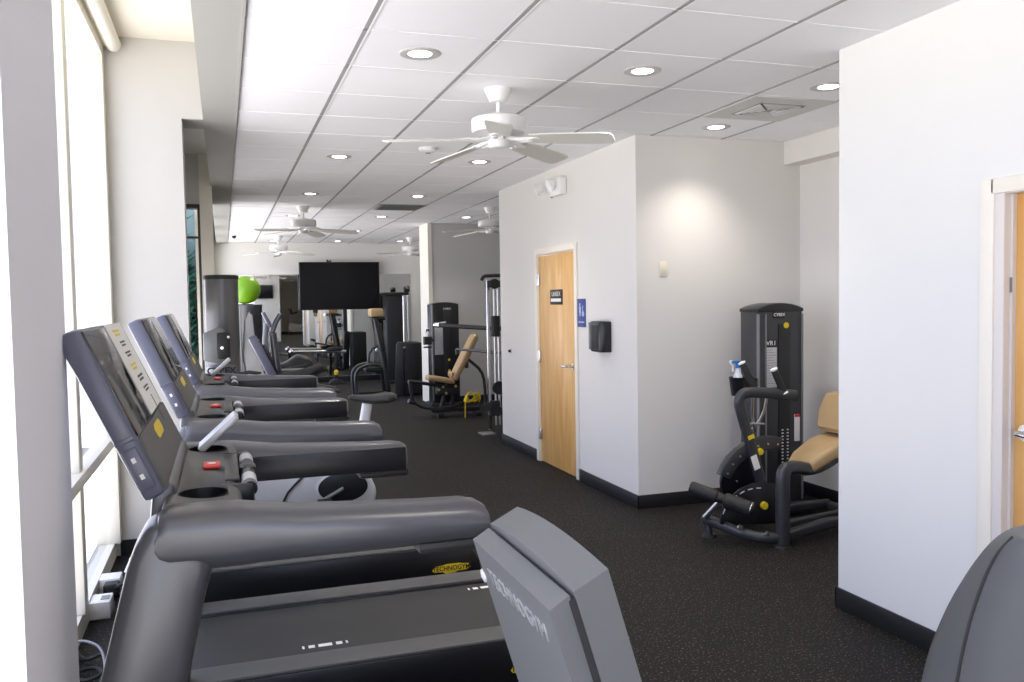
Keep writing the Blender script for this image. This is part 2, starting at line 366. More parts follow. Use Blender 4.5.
# doors
d1 = struct('door_1', MB().box((2.958, 7.0, .008), (3.0, 7.915, 2.025), .002), WOOD, 'birch veneer door with a black sign')
MB().box((2.935, 6.925, 0), (2.952, 6.985, 2.10), .003).box((2.935, 7.93, 0), (2.952, 7.99, 2.10), .003).box((2.935, 6.985, 2.04), (2.952, 7.93, 2.10), .003).box((2.95, 6.985, 0), (3.06, 6.999, 2.04)).box((2.95, 7.916, 0), (3.06, 7.93, 2.04)).build('door_frame', CREAM, d1)
for z in (.28, 1.05, 1.80):
    MB().box((2.944, 7.885, z-.055), (2.960, 7.935, z+.055), .002).cyl((2.944, 7.922, z-.06), (2.944, 7.922, z+.06), .008).build('hinge', STEEL, d1)
MB().cyl((2.958, 7.075, 1.0), (2.948, 7.075, 1.0), .032).cyl((2.95, 7.075, 1.0), (2.905, 7.075, 1.0), .011).tube([(2.905, 7.075, 1.0), (2.897, 7.10, 1.002), (2.898, 7.21, .995)], .010).build('lever_handle', CHROME, d1)
sg = MB().box((2.950, 7.30, 1.555), (2.958, 7.60, 1.695), .003).build('door_sign', BLACKM, d1)
MB().box((2.948, 7.325, 1.582), (2.9502, 7.575, 1.612)).build('sign_band', PAPER, sg)
text('sign_lettering', 'UNISEX', .062, PAPER, sg, frame3((2.9495, 7.45, 1.652), (0, -1, 0), (0, 0, 1), (-1, 0, 0)), squash=1.05)
d2 = struct('door_2', MB().box((2.992, 1.72, .008), (3.035, 2.60, 1.99), .002), WOOD, 'birch door at the right edge')
MB().box((2.932, 2.645, 0), (2.952, 2.71, 2.055), .004).box((2.932, 1.64, 0), (2.952, 1.70, 2.055), .004).box((2.932, 1.70, 1.995), (2.952, 2.66, 2.055), .004).build('door_casing', CREAM, d2)
MB().box((2.94, 2.60, 0), (3.07, 2.662, 2.03), .004).box((2.94, 1.70, 1.99), (3.07, 2.60, 2.03), .004).box((2.972, 2.588, 0), (2.992, 2.60, 1.99)).build('door_jamb', mat('jamb_paint', (.70, .66, .62), .45, var=.01), d2)
MB().cyl((2.993, 2.53, 1.045), (2.980, 2.53, 1.045), .034).cyl((2.982, 2.53, 1.045), (2.935, 2.53, 1.045), .012).tube([(2.935, 2.53, 1.045), (2.925, 2.515, 1.046), (2.927, 2.39, 1.04)], .0135).build('lever_handle', CHROME, d2)
MB().box((2.970, 2.5885, 1.60), (2.9725, 2.60, 1.66)).build('strike_label', MGREY, d2)

# far wall mirror (true silvering) 
mr = struct('mirror', MB().box((.22, YF-.018, .112), (3.735, YF-.002, 2.19)), MIRROR, 'large wall mirror on the far wall')

# outside the second window
struct('wall_outside', MB().box((-.78, 10.75, 0), (-.26, 10.85, 3.2)), OUTW, 'wall outside the window'); struct('floor_outside', MB().box((-2.0, 9.5, -.08), (-1.0, 10.85, -.01)), LEAFD)
def leaves(n, c, sp, ln, up):
    m = MB(); bm = m.bm; cl = lambda v: Vector((min(max(v.x, -.76), -.27), min(max(v.y, c[1]-.24), c[1]+.24), max(v.z, .02)))
    for _ in range(n):
        p = Vector((c[0]+random.gauss(0, sp[0]), c[1]+random.gauss(0, sp[1]), max(.05, c[2]+random.gauss(0, sp[2]))))
        a = random.uniform(0, 2*PI); d = Vector((math.cos(a), math.sin(a), random.uniform(.1, up))).normalized(); w = d.cross(Vector((0, 0, 1))).normalized()*ln*.13
        q = [p, p+d*ln*.5+w, p+d*ln-Vector((0, 0, ln*.15)), p+d*ln*.5-w]
        bm.faces.new([bm.verts.new(cl(v)) for v in q])
    return m
tag(leaves(900, (-.50, 10.48, 1.35), (.07, .1, .38), .30, 1.6).build('garden_shrub', LEAF), 'teal leafy plants outside the narrow alcove window', 'plant', kind='stuff')
tag(leaves(900, (-.50, 9.85, .5), (.07, .07, .3), .2, 1.0).build('garden_hedge', LEAFD), 'dark low hedge outside the narrow alcove window', 'plant', kind='stuff')

# ================================================================ CEILING FITTINGS
LN = ['left', 'middle', 'right']; ORD = ['nearest', 'second nearest', 'third nearest', 'fourth nearest', 'fifth nearest', 'sixth nearest']
def downlight_proto():
    t = thing('downlight', '', 'ceiling light', group='recessed downlights')
    MB().lathe([(.056, -.002), (.092, -.008), (.102, -.004), (.102, 0), (.056, 0)]).build('trim_ring', mat('trim_ring_grey', (.55, .54, .52), .4), t)
    MB().lathe([(.0005, -.0045), (.050, -.0065), (.058, -.004), (.058, 0)]).build('diffuser', LAMPM, t)
    return t
def lamp(x, y, w):
    ld = bpy.data.lights.new('downlight_beam', 'SPOT'); ld.energy = w; ld.color = (1, .93, .84); ld.spot_size = math.radians(116); ld.spot_blend = 1.0; ld.shadow_soft_size = .06
    o = bpy.data.objects.new('downlight_beam', ld); COL.objects.link(o); o.location = (x, y, CEIL-.03)
XS = (.955, 2.17, 3.39)
spots = [(0, 4.175, 0), (1, 4.175, 0), (2, 4.20, 0), (2, 5.40, 1), (0, 7.25, 1), (1, 7.25, 1), (0, 9.75, 2), (1, 9.75, 2), (0, 12.2, 3), (1, 12.15, 3), (2, 12.05, 2),
         (0, 14.65, 4), (1, 14.6, 4), (0, 17.1, 5), (1, 17.05, 5), (2, 16.95, 3)]
dp = None
for c, y, k in spots:
    lb = 'round recessed ceiling downlight, %s to the camera in the %s row' % (ORD[k], LN[c])
    if dp is None: dp = downlight_proto(); dp.location = (XS[c], y, CEIL); dp['label'] = lb
    else: copy_tree(dp, (XS[c], y, CEIL), lb)
    lamp(XS[c], y, LAMP_W)
for k, (x, y) in enumerate([(.955, .5), (2.17, .5), (3.39, -2.5), (4.6, -2.5), (3.39, -6), (4.6, -6), (3.39, -9.5), (4.6, -9.5)]):
    copy_tree(dp, (x, y, CEIL), 'recessed downlight behind the camera, seen only in the mirror'); lamp(x, y, LAMP_W*(1.2 if y > 0 else 4))

def fan(loc, a0, label, drop=.0):
    t = thing('ceiling_fan', label, 'ceiling fan', loc, 'white ceiling fans')
    MB().lathe([(.001, 0), (.078, 0), (.078, -.012), (.058, -.055), (.05, -.075), (.018, -.08), (.001, -.08)]).build('canopy', WHITE, t)
    MB().cyl((0, 0, -.07), (0, 0, -.17), .013).build('downrod', WHITE, t)
    MB().lathe([(.001, -.155), (.03, -.155), (.135, -.162), (.158, -.176), (.160, -.235), (.150, -.252), (.07, -.258), (.001, -.258)]).build('motor_housing', WHITE, t)
    MB().lathe([(.001, -.25), (.060, -.252), (.062, -.325), (.055, -.338), (.03, -.345), (.001, -.346)]).build('switch_housing', WHITE, t)
    for k in range(5):
        a = a0+k*2*PI/5; R = Matrix.Rotation(a, 4, 'Z'); T = R @ Matrix.Rotation(math.radians(3.5), 4, 'Y') @ Matrix.Rotation(math.radians(-13), 4, 'X')
        ir = MB().tube([(.055, -.015, -.285), (.13, -.030, -.300), (.20, -.018, -.300)], .011, 8).tube([(.055, .015, -.285), (.13, .030, -.300), (.20, .018, -.300)], .011, 8).lathe([(.001, -.006), (.04, -.005), (.042, .004), (.001, .006)], (.21, 0, -.300), 16)
        bmesh.ops.transform(ir.bm, matrix=R, verts=ir.bm.verts); ir.build('blade_iron', WHITE, t)
        b = MB().prism([(.19, -.055), (.30, -.066), (.60, -.074), (.655, -.066), (.672, -.04), (.672, .04), (.655, .066), (.60, .074), (.30, .066), (.19, .055)], -.004, .004, 'z')
        bmesh.ops.translate(b.bm, vec=(0, 0, 0), verts=b.bm.verts); bmesh.ops.transform(b.bm, matrix=Matrix.Translation((0, 0, -.285)) @ T, verts=b.bm.verts)
        b.build('blade', BLADE, t)
    return t
f1 = fan((1.541, 4.75, CEIL), math.radians(252), 'large white five blade ceiling fan nearest the camera')
copy_tree(f1, (.99, 11.06, CEIL), 'white ceiling fan above the row of treadmills, second from the camera').rotation_euler.z = .5
copy_tree(f1, (3.35, 10.76, CEIL), 'white ceiling fan half hidden behind the door wall corner').rotation_euler.z = .15
copy_tree(f1, (.975, 15.9, CEIL), 'small distant ceiling fan over the left end of the far mirror').rotation_euler.z = .9
copy_tree(f1, (3.39, 16.0, CEIL), 'small distant ceiling fan beside the cream recess column').rotation_euler.z = .2

v = thing('air_vent', 'square white air diffuser in the ceiling at right', 'vent', (3.389, 4.783, CEIL), 'ceiling air vents')
MB().prism([(-.30, -.30), (.30, -.30), (.30, .30), (-.30, .30)], -.012, -.002, 'z').build('frame', mat('vent_grey', (.62, .61, .58), .5, var=.01), v)
g = MB()
for i in range(4):
    r = .155-.034*i
    for a, b_ in (((-r, -r), (r, -r+.012)), ((-r, r-.012), (r, r)), ((-r, -r), (-r+.012, r)), ((r-.012, -r), (r, r))): g.box((a[0], a[1], -.022), (b_[0], b_[1], -.010))
g.build('louvre', mat('vent_louvre', (.66, .65, .63), .5), v); MB().box((-.17, -.17, -.0135), (.17, .17, -.0115)).build('throat', mat('vent_throat', (.33, .33, .32), .7), v)
v = thing('return_grille', 'dark slotted return grille in the ceiling farther back', 'vent', (2.169, 10.883, CEIL), 'ceiling air vents')
MB().box((-.30, -.30, -.012), (.30, .30, -.002), .003).build('frame', mat('grille_grey', (.35, .35, .33), .5), v)
g = MB()
for i in range(12): g.box((-.26, -.25+i*.043, -.020), (.26, -.232+i*.043, -.011))
g.build('slat', mat('grille_slat', (.2, .2, .19), .5), v)
sd = thing('smoke_detector', 'round white smoke detector on the ceiling beyond the near fan', 'smoke detector', (1.581, 6.70, CEIL))
MB().lathe([(.001, -.04), (.045, -.038), (.07, -.022), (.076, 0), (.001, 0)]).build('body', WHITE, sd); MB().lathe([(.001, -.043), (.02, -.042), (.022, -.036), (.001, -.036)]).build('sensor_cap', MGREY, sd)
sc = thing('security_camera', 'small black dome security camera at end of grey soffit', 'camera', (.22, 15.6, CEIL))
MB().lathe([(.001, 0), (.055, 0), (.055, -.025), (.001, -.025)]).build('mount', WHITE, sc); MB().ball((0, 0, -.035), .04).build('dome', BLACKP, sc)

# ================================================================ WALL FITTINGS
e = thing('emergency_light', 'white twin head emergency light above the birch door', 'emergency light', (2.95, 7.3, 2.6), world=True)
MB().box((2.885, 7.15, 2.545), (2.95, 7.42, 2.70), .012).build('housing', WHITE, e)
for y in (7.27, 7.60):
    MB().lathe([(.001, -.03), (.035, -.03), (.058, .03), (.058, .04), (.001, .034)], (2.86, y, 2.645), 20, (-.8, .25 if y > 7.4 else 0, -.35)).cyl((2.93, y, 2.62), (2.88, y, 2.64), .016).build('lamp_head', WHITE, e)
MB().box((2.925, 7.42, 2.61), (2.945, 7.62, 2.635), .004).build('bracket', WHITE, e)
MB().cyl((2.9, 7.395, 2.544), (2.9, 7.395, 2.538), .010).build('test_button', BLACKM, e)
s = thing('restroom_sign', 'blue vertical accessibility sign beside the birch door', 'sign', (2.95, 6.84, 1.48), world=True)
MB().box((2.942, 6.755, 1.36), (2.95, 6.925, 1.605), .004).build('plate', BLUE, s)
pg = MB().cyl((2.9415, 6.865, 1.555), (2.9405, 6.865, 1.555), .014).box((2.9405, 6.845, 1.485), (2.942, 6.885, 1.538)).box((2.9405, 6.852, 1.455), (2.942, 6.862, 1.49)).box((2.9405, 6.868, 1.455), (2.942, 6.878, 1.49))
pg.lathe([(.016, -.0008), (.024, -.0008), (.024, .0008), (.016, .0008)], (2.9412, 6.80, 1.475), 18, (1, 0, 0)).cyl((2.9415, 6.805, 1.535), (2.9405, 6.805, 1.535), .009).box((2.9405, 6.80, 1.48), (2.942, 6.812, 1.522))
pg.build('pictogram', mat('sign_pale_blue', srgb(170, 185, 220), .5), s); MB().box((2.9405, 6.775, 1.398), (2.942, 6.905, 1.408)).build('sign_line', mat('sign_pale_blue', (0, 0, 0)), s)
s = thing('soap_dispenser', 'black and grey sanitizer dispenser on wall near corner', 'dispenser', (2.95, 6.38, 1.17), world=True)
MB().prism([(2.95, 6.245), (2.95, 6.50), (2.865, 6.475), (2.855, 6.44), (2.855, 6.28), (2.88, 6.25)], 1.17, 1.42, 'z', .012).build('body', BLACKP, s)
MB().box((2.862, 6.475, 1.185), (2.945, 6.512, 1.41), .006).build('side_panel', MGREY, s)
MB().prism([(2.846, 6.31), (2.846, 6.41), (2.858, 6.43), (2.858, 6.29)], 1.20, 1.39, 'z', .003).build('window', BLACKM, s)
s = thing('light_switch', 'ivory switch plate on the wall left of leg curl machine', 'switch', (3.173, 5.8, 1.82), world=True)
MB().box((3.14, 5.792, 1.765), (3.206, 5.80, 1.875), .004).build('plate', mat('ivory_plastic', srgb(228, 220, 200), .4, var=.01), s); MB().box((3.158, 5.787, 1.79), (3.188, 5.793, 1.85), .003).build('rocker', mat('ivory_plastic', (0, 0, 0)), s)
s = thing('wall_stop', 'small round steel door stop on wall left of birch door', 'door stop', (2.95, 8.795, 1.052), world=True)
MB().cyl((2.95, 8.795, 1.052), (2.942, 8.795, 1.052), .025).build('rose', STEEL, s); MB().lathe([(.012, 0), (.016, .02), (.001, .024)], (2.942, 8.795, 1.052), 16, (-1, 0, 0)).build('bumper', BLACKM, s)
tv = thing('television', 'large black flat screen television hung before the far mirror', 'television', (2.255, 17.6, 1.95), world=True)
MB().box((1.455, 17.50, 1.47), (3.055, 17.55, 2.43), .008).build('cabinet', BLACKP, tv); MB().box((1.47, 17.4965, 1.49), (3.04, 17.5015, 2.417)).build('screen', TVS, tv)
MB().box((2.0, 17.55, 1.75), (2.5, 17.682, 2.15), .01).build('wall_bracket', BLACKM, tv)
MB().box((2.0, 17.505, 2.43), (2.09, 17.54, 2.452), .004).cyl((2.02, 17.51, 2.46), (2.02, 17.53, 2.46), .018).box((2.07, 17.505, 2.45), (2.085, 17.535, 2.475)).build('webcam', BLACKM, tv)
MB().box((1.74, 17.50, 1.41), (1.80, 17.54, 1.47), .005).build('sensor', BLACKM, tv)
# ================================================================ TREADMILLS
def treadmill():
    t = thing('treadmill', '', 'treadmill', (0, 0, 0), 'treadmills facing the window')
    for s in (-1, 1):
        a, b = sorted((s*.43, s*.29))
        r = MB().prism([(-.34, .05), (1.25, .05), (1.30, .10), (1.285, .19), (1.235, .278), (-.34, .278)], a, b, 'y', .006).build('side_rail', BLACKP, t)
        MB().prism([(-.34, .277), (1.237, .277), (1.22, .290), (-.34, .290)], a+.004, b-.004, 'y', .004).build('foot_strip', ANTHT, r)
    bl = MB().prism([(-.36, .15), (1.17, .15), (1.22, .19), (1.225, .235), (1.19, .274), (-.36, .274)], -.284, .284, 'y', .012).build('running_belt', BELT, t)
    for x0, y0 in ((.25, -.215), (1.03, .20)):
        mk = MB()
        for dx, w in ((0, .010), (.028, .028), (.072, .062), (.152, .028), (.196, .010)): mk.box((x0+dx*.85, y0, .2742), (x0+(dx+w)*.85, y0+.026, .2752))
        mk.build('belt_marking', PAPER, bl)
    MB().box((1.02, -.4325, .06), (1.245, .4325, .085), .004).build('end_cap', BLACKM, t)
    for x in (-.2, 1.12):
        for s in (-1, 1): MB().cyl((x, s*.36, 0), (x, s*.36, .06), .035).build('foot', BLACKM, t)
    dl = MB().prism([(1.02, .158), (1.035, .178), (1.08, .182), (1.10, .187), (1.17, .187), (1.19, .182), (1.225, .180), (1.232, .158), (1.21, .148), (1.16, .146), (1.15, .138), (1.09, .136), (1.08, .146), (1.03, .148)], -.4315, -.4295, 'y').build('maker_decal', YELLOW, t)
    text('decal_lettering', 'TECHNOGYM', .036, BLACKM, dl, frame3((1.126, -.432, .1635), (1, 0, 0), (0, 0, 1), (0, -1, 0)), bold=.0006, squash=.92)
    MB().prism([(-.43, .03), (-.45, .10), (-.43, .20), (-.38, .285), (-.32, .30), (-.26, .295), (-.24, .285), (-.24, .05)], -.42, .42, 'y', .03, 3).build('motor_hood', ANTH, t)
    for s in (-1, 1):
        a, b = sorted((s*.470, s*.345))
        MB().prism([(-.43, .12), (-.17, .12), (-.135, .40), (-.088, .86), (-.05, 1.03), (-.03, 1.10), (-.10, 1.19), (-.15, 1.185), (-.185, 1.12), (-.25, .86), (-.345, .45)], a, b, 'y', .04, 4).build('upright', ANTH, t)
    # console base with two cup wells cut through its top
    mbs = MB().prism([(-.160, 1.085), (-.02, 1.075), (.022, 1.10), (.028, 1.185), (.012, 1.198), (-.125, 1.206)], -.405, .405, 'y', .018, 3)
    cb = mbs.build('console_base', ANTHT, t)
    cut = MB()
    for s in (-1, 1): cut.lathe([(.047, 1.125), (.054, 1.25)], (-.052, s*.295, 0), 28)
    cu = cut.build('cutter', ANTHT)
    md = cb.modifiers.new('cups', 'BOOLEAN'); md.object = cu; md.operation = 'DIFFERENCE'; md.solver = 'EXACT'
    bpy.context.view_layer.update()
    me = bpy.data.meshes.new_from_object(cb.evaluated_get(bpy.context.evaluated_depsgraph_get()))
    cb.modifiers.clear(); cb.data = me; bpy.data.objects.remove(cu)
    for s in (-1, 1):
        MB().loft([[(-.052+r*math.cos(2*PI*i/28), s*.295+r*math.sin(2*PI*i/28), z) for i in range(28)] for r, z in ((.0503, 1.2035), (.0455, 1.128), (.001, 1.127))], caps=False).build('cup_liner', BLACKP, t)
    for s in (-1, 1):
        R = []
        for x, w, h, z in ((-.138, .06, .06, 1.14), (-.130, .105, .108, 1.142), (-.112, .118, .124, 1.142), (-.02, .120, .124, 1.141), (.02, .122, .122, 1.140), (.06, .122, .114, 1.138), (.14, .118, .104, 1.133), (.40, .116, .092, 1.126), (.50, .116, .090, 1.124), (.532, .108, .082, 1.123), (.548, .088, .066, 1.122), (.553, .05, .036, 1.121)):
            yc = s*(.472-w/2); R.append([(x*.965 if x > .2 else x, yc+u, z+v) for u, v in rrect(w, h, .040, 6)])
        ar = MB().loft(R).build('armrest', ANTH, t)
        MB().box((.03, s*.3525-.004, 1.088), (.518, s*.3525+.004, 1.160), .0035).build('inner_pad', BLACKP, ar)
        MB().box((.375, s*.414-.054, 1.066), (.530, s*.414+.060, 1.092), .012).build('grip_pad', BLACKM, ar)
    # grip bar, tray, stop button
    MB().cyl((.046, -.215, 1.186), (.046, .215, 1.186), .0165).box((.026, -.03, 1.165), (.066, .03, 1.204), .008).box((-.02, -.225, 1.12), (.055, -.200, 1.20), .008).box((-.02, .200, 1.12), (.055, .225, 1.20), .008).build('grip_bar', BLACKP, t)
    for s in (-1, 1): MB().cyl((.046, s*.135-.04, 1.186), (.046, s*.135+.04, 1.186), .018).build('sensor_band', SILVER, t)
    MB().box((-.008, -.17, 1.192), (.024, .18, 1.2035), .003).build('tray', BLACKP, t)
    rb = MB().box((-.058, -.03, 1.203), (-.018, .045, 1.211), .004).build('stop_button', RED, t); MB().cyl((-.038, .008, 1.211), (-.038, .008, 1.2122), .010).build('button_mark', PAPER, rb)
    MB().box((-.116, -.16, 1.203), (-.104, .10, 1.212), .003).build('paper_ledge', BLACKM, t)
    # leaning console
    vdir = Vector((-.16, 0, .36)).normalized(); n = Vector((.36, 0, .16)).normalized(); L = .395
    M = frame3((-.112, 0, 1.2), (0, 1, 0), vdir, n)    # columns: u=+y, v up the slope, n outwards
    def cbox(u0, u1, v0, v1, n0, n1, bev=0): 
        return MB().obox(M @ Matrix.Translation(((u0+u1)/2, (v0+v1)/2, (n0+n1)/2)), (u1-u0, v1-v0, n1-n0), bev)
    co = cbox(-.35, .35, .022, L, -.046, 0, .010).build('console', SHELL, t)
    cbox(-.338, .338, .15, L-.008, -.004, .004, .003).build('screen', SCREEN, co)
    cbox(-.338, .338, .026, .147, -.004, .006, .003).build('control_panel', ANTHT, co)
    E = [(-.075, -.010), (-.06, -.017), (.06, -.017), (.08, -.008), (.08, .010), (.06, .017), (-.05, .017), (-.08, .008)]
    MB().loft([[M @ Vector((u-.02, v+.118, k)) for u, v in E] for k in (.0055, .0068)]).build('maker_badge', YELLOW, co)
    MB().prism([(-.165, 1.10), (-.10, 1.10), (-.105, 1.225), (-.150, 1.245)], -.30, .30, 'y', .01).build('console_neck', ANTH, t)
    pp = cbox(-.354, -.349, .045, .135, -.040, -.010, .005).build('port_panel', SHELL, co)
    for v0 in (.068, .105): cbox(-.3552, -.3535, v0, v0+.011, -.029, -.021).build('port', PAPER, pp)
    cbox(-.353, -.349, .148, .158, -.044, -.004, .003).build('side_button', SHELL, co)
    return t, M
T1, CM = treadmill()
T1.location = (0, 2.22, 0); T1['label'] = 'nearest dark treadmill with a white paper notice on its console'
T2 = copy_tree(T1, (0, 3.54, 0), 'second dark treadmill from the camera, middle one of the row')
T3 = copy_tree(T1, (0, 4.86, 0), 'farthest dark treadmill of the row beside the white pier')
# flip-up device holders (nearest and farthest only) and the notice taped on the nearest console
for T in (T1, T3):
    hp = MB().obox(frame3((-.022, .300, 1.248), (0, 1, 0), (.110, 0, .100), (-.100, 0, .110)), (.10, .135, .020), .006).build('device_holder', SILVER, T)
    MB().cyl((-.070, .26, 1.206), (-.070, .34, 1.206), .008).build('hinge', BLACKM, hp)
nt_ = tag(MB().obox(CM @ Matrix.Translation((.145, .272, .0052)), (.31, .236, .0016)).build('paper_notice', PAPER), 'white paper notice taped over the nearest treadmill screen', 'notice')
nt_.location = (0, 2.22, 0)
for u, v, w, h, m in ((.13, .365, .12, .018, YELLOW), (.15, .335, .10, .014, INK), (.15, .306, .11, .014, INK), (.13, .272, .12, .018, YELLOW), (.15, .24, .12, .016, INK), (.15, .21, .11, .014, INK)):
    blk = MB()
    for r in range(2): blk.obox(CM @ Matrix.Translation((u, v-(r-.5)*h*.62, .0062)), (w*(1-.2*r), h*.36, .0006))
    blk.build('print_block', m, nt_)
MB().prism([(0, 0), (.012, .0), (.012, .05), (.024, .05), (.006, .075), (-.012, .05), (0, .05)], 0, .0006, 'z').build('arrow', INK, nt_).matrix_local = CM @ Matrix.Translation((.17, .188, .006)) @ Matrix.Rotation(PI, 4, 'Z')

# ================================================================ RECUMBENT BIKE IN THE FOREGROUND
rb = thing('recumbent_bike', 'grey recumbent exercise bike in foreground, its console back and seat visible', 'exercise bike', (.9, 1.08, 0), world=True)
c0 = Vector((.349, 1.07, 1.242)); c1 = Vector((.416, 1.07, 1.28))
ax = Vector((.30, 0, -1)).normalized()          # down along the console back
def slab(x0, z0, x1, z1, ln, hw, crown):
    """console slab: top edge from (x0,z0) to (x1,z1), running down along ax"""
    R = []
    for k in range(9):
        u = -1+k/4; yy = 1.07+hw*u; cz = crown*(1-u*u)
        R.append([(x0-ax.x*cz, yy, z0+cz), (x1-ax.x*cz, yy, z1+cz), (x1+ax.x*ln, yy, z1+ax.z*ln), (x0+ax.x*ln, yy, z0+ax.z*ln)])
    return MB().loft(R)
con = slab(.347, 1.242, .372, 1.257, .34, .160, .0).build('console_back', GREYC, rb)
slab(.376, 1.262, .420, 1.284, .34, .164, .012).build('console_front', GREYC, rb)
slab(.371, 1.250, .378, 1.254, .33, .164, .0).build('console_seam', SEAM, rb)
nb = Vector((-1, 0, -.30)).normalized()
text('console_lettering', 'TECHNOGYM',   .036, mat('worn_silver_lettering', (.50, .51, .52), .3, metal=.5), con, frame3(Vector((.347, 1.07, 1.242))+ax*.048+nb*.0005, (0, -1, 0), -ax, nb), ext=.001, squash=1.05)
slab(.424, 1.265, .428, 1.267, .24, .15, .0).build('console_screen', SCREEN, rb)
MB().tube([(.46, 1.07, 1.0), (.50, 1.07, .85), (.46, 1.07, .55), (.40, 1.07, .42)], .03, 12, 1, (.10, .07)).build('mast', SILVER, rb)
MB().lathe([(.001, -.012), (.010, -.010), (.013, 0), (.010, .010), (.001, .012)], Vector((.372, 1.234, 1.185)), 16, nb).build('knob', SILVER, rb)
MB().prism([(.18, .12), (.16, .30), (.24, .46), (.40, .54), (.62, .50), (.80, .34), (.86, .18), (.80, .10)], .97, 1.17, 'y', .04, 3).build('drive_housing', GREYC, rb)
for s in (-1, 1):
    p = MB().cyl((.46, 1.07+s*.10, .32), (.46, 1.07+s*.135, .32), .035).tube([(.46, 1.07+s*.135, .32), (.46+s*.14, 1.07+s*.135, .37 if s > 0 else .27)], .014).build('crank', DGREY, rb)
    MB().box((.46+s*.14-.05, 1.07+s*.14, (.37 if s > 0 else .27)-.015), (.46+s*.14+.05, 1.07+s*.24, (.37 if s > 0 else .27)+.012), .006).build('pedal', BLACKM, p)
MB().box((.2, 1.03, .05), (1.62, 1.11, .11), .02).box((.18, .84, .0), (.27, 1.30, .06), .015).box((1.54, .82, .0), (1.63, 1.32, .06), .015).box((1.05, 1.03, .1), (1.45, 1.11, .36), .03).build('frame', DGREY, rb)
R = []
for x, w, z, h in ((.98, .30, .44, .05), (1.02, .40, .45, .08), (1.15, .44, .445, .09), (1.32, .44, .44, .09), (1.40, .36, .44, .06)): R.append([(x, 1.07+u, z+v) for u, v in rrect(w, h, .035)])
MB().loft(R).build('seat', SEATG, rb)
def back_ring(z, hw, x, th):
    P = []
    for k in range(25):
        u = -1+2*k/24; P.append((x-.085-.045*(1-u*u)+.06*u*u, 1.06+hw*u, z+(z-.5)*.045))
    for k in range(25):
        u = 1-2*k/24; P.append((x-.085+th*(1-u**4)+.06*u*u+.012, 1.06+hw*u, z+(z-.5)*.045))
    return P
BR = ((.50, .20, 1.30, .03), (.52, .235, 1.30, .06), (.62, .262, 1.305, .07), (.74, .274, 1.315, .07), (.86, .262, 1.33, .07), (.96, .232, 1.345, .065), (1.04, .196, 1.36, .06), (1.10, .160, 1.372, .05), (1.135, .126, 1.38, .04), (1.152, .090, 1.385, .03), (1.158, .05, 1.388, .015))
def smooth_rows(T, n=5):
    out = []
    for i in range(len(T)-1):
        p0, p1, p2, p3 = T[max(i-1, 0)], T[i], T[i+1], T[min(i+2, len(T)-1)]
        for k in range(n):
            t = k/n; out.append(tuple(.5*(2*b+(c-a)*t+(2*a-5*b+4*c-d)*t*t+(3*b-a-3*c+d)*t**3) for a, b, c, d in zip(p0, p1, p2, p3)))
    return out+[T[-1]]
BR = smooth_rows(BR)
R = [back_ring(z, hw, x, th) for z, hw, x, th in BR]
bk = MB().loft(R).build('backrest', SEATG, rb, 60)
for s in (-1, 1):
    sp_ = []
    for z, y in ((1.15, .045), (1.12, .068), (1.08, .085), (1.02, .098), (.96, .105), (.90, .108), (.84, .112), (.78, .122), (.72, .14)):
        a_, b_ = [(p, q) for p, q in zip(BR[:-1], BR[1:]) if p[0] <= z <= q[0]][0]; t_ = (z-a_[0])/(b_[0]-a_[0])
        hw, x = a_[1]+(b_[1]-a_[1])*t_, a_[2]+(b_[2]-a_[2])*t_; u = y/hw
        sp_.append((x-.085-.045*(1-u*u)+.06*u*u-.001, 1.06+s*y, z+(z-.5)*.045))
    MB().tube(sp_, .0035, 8, 2).build('seam', SEAM, bk)
MB().box((1.33, 1.0, .30), (1.37, 1.12, .85), .015).build('back_support', DGREY, rb)

# ================================================================ UPRIGHT BIKE BEYOND THE TREADMILLS
ub = thing('upright_bike', 'silver upright exercise bike just beyond the farthest treadmill', 'exercise bike', (.6, 6.35, 0), world=True)
yb = 6.35
MB().prism([(.20, .12), (.14, .30), (.16, .50), (.26, .60), (.42, .56), (.62, .50), (.84, .46), (.98, .36), (1.04, .22), (1.02, .10), (.7, .08), (.4, .08)], yb-.10, yb+.10, 'y', .035, 3).build('drive_shroud', SILVER, ub)
MB().tube([(.33, yb-.103, .12), (.40, yb-.106, .26), (.52, yb-.106, .38), (.64, yb-.104, .46)], .008).build('shroud_groove', BLACKM, ub)
EL = lambda r, d: [(.79+1.32*r*math.cos(2*PI*i/36), yb-.103-d, .262+.80*r*math.sin(2*PI*i/36)) for i in range(36)]
MB().loft([EL(.135, -.006), EL(.135, .004), EL(.120, .007)]).build('crank_cover', BLACKP, ub)
MB().loft([EL(.150, -.006), EL(.150, .003), EL(.137, .005), EL(.137, -.006)], caps=False).build('cover_rim', SILVER, ub)
for s in (-1, 1):
    cr = MB().tube([(.79, yb+s*.12, .26), (.79+s*.14, yb+s*.13, .26+s*.07)], .014).build('crank', MGREY, ub)
    MB().box((.79+s*.14-.05, yb+s*.14, .245+s*.07), (.79+s*.14+.05, yb+s*.23, .27+s*.07), .006).build('pedal', BLACKM, cr)
MB().tube([(.90, yb, .40), (.975, yb, .74), (.995, yb, .85)], .02, 12, 0, (.055, .075)).build('seat_post', SILVER, ub)
R = []
for x, w, h, z in ((.86, .03, .02, .905), (.89, .07, .045, .902), (.96, .09, .05, .892), (1.04, .17, .055, .886), (1.13, .24, .065, .890), (1.19, .20, .05, .896), (1.21, .10, .03, .897)): R.append([(x, yb+u, z+v) for u, v in rrect(w, h, .03)])
MB().loft(R).build('saddle', mat('grey_saddle', (.03, .03, .03), .5), ub)
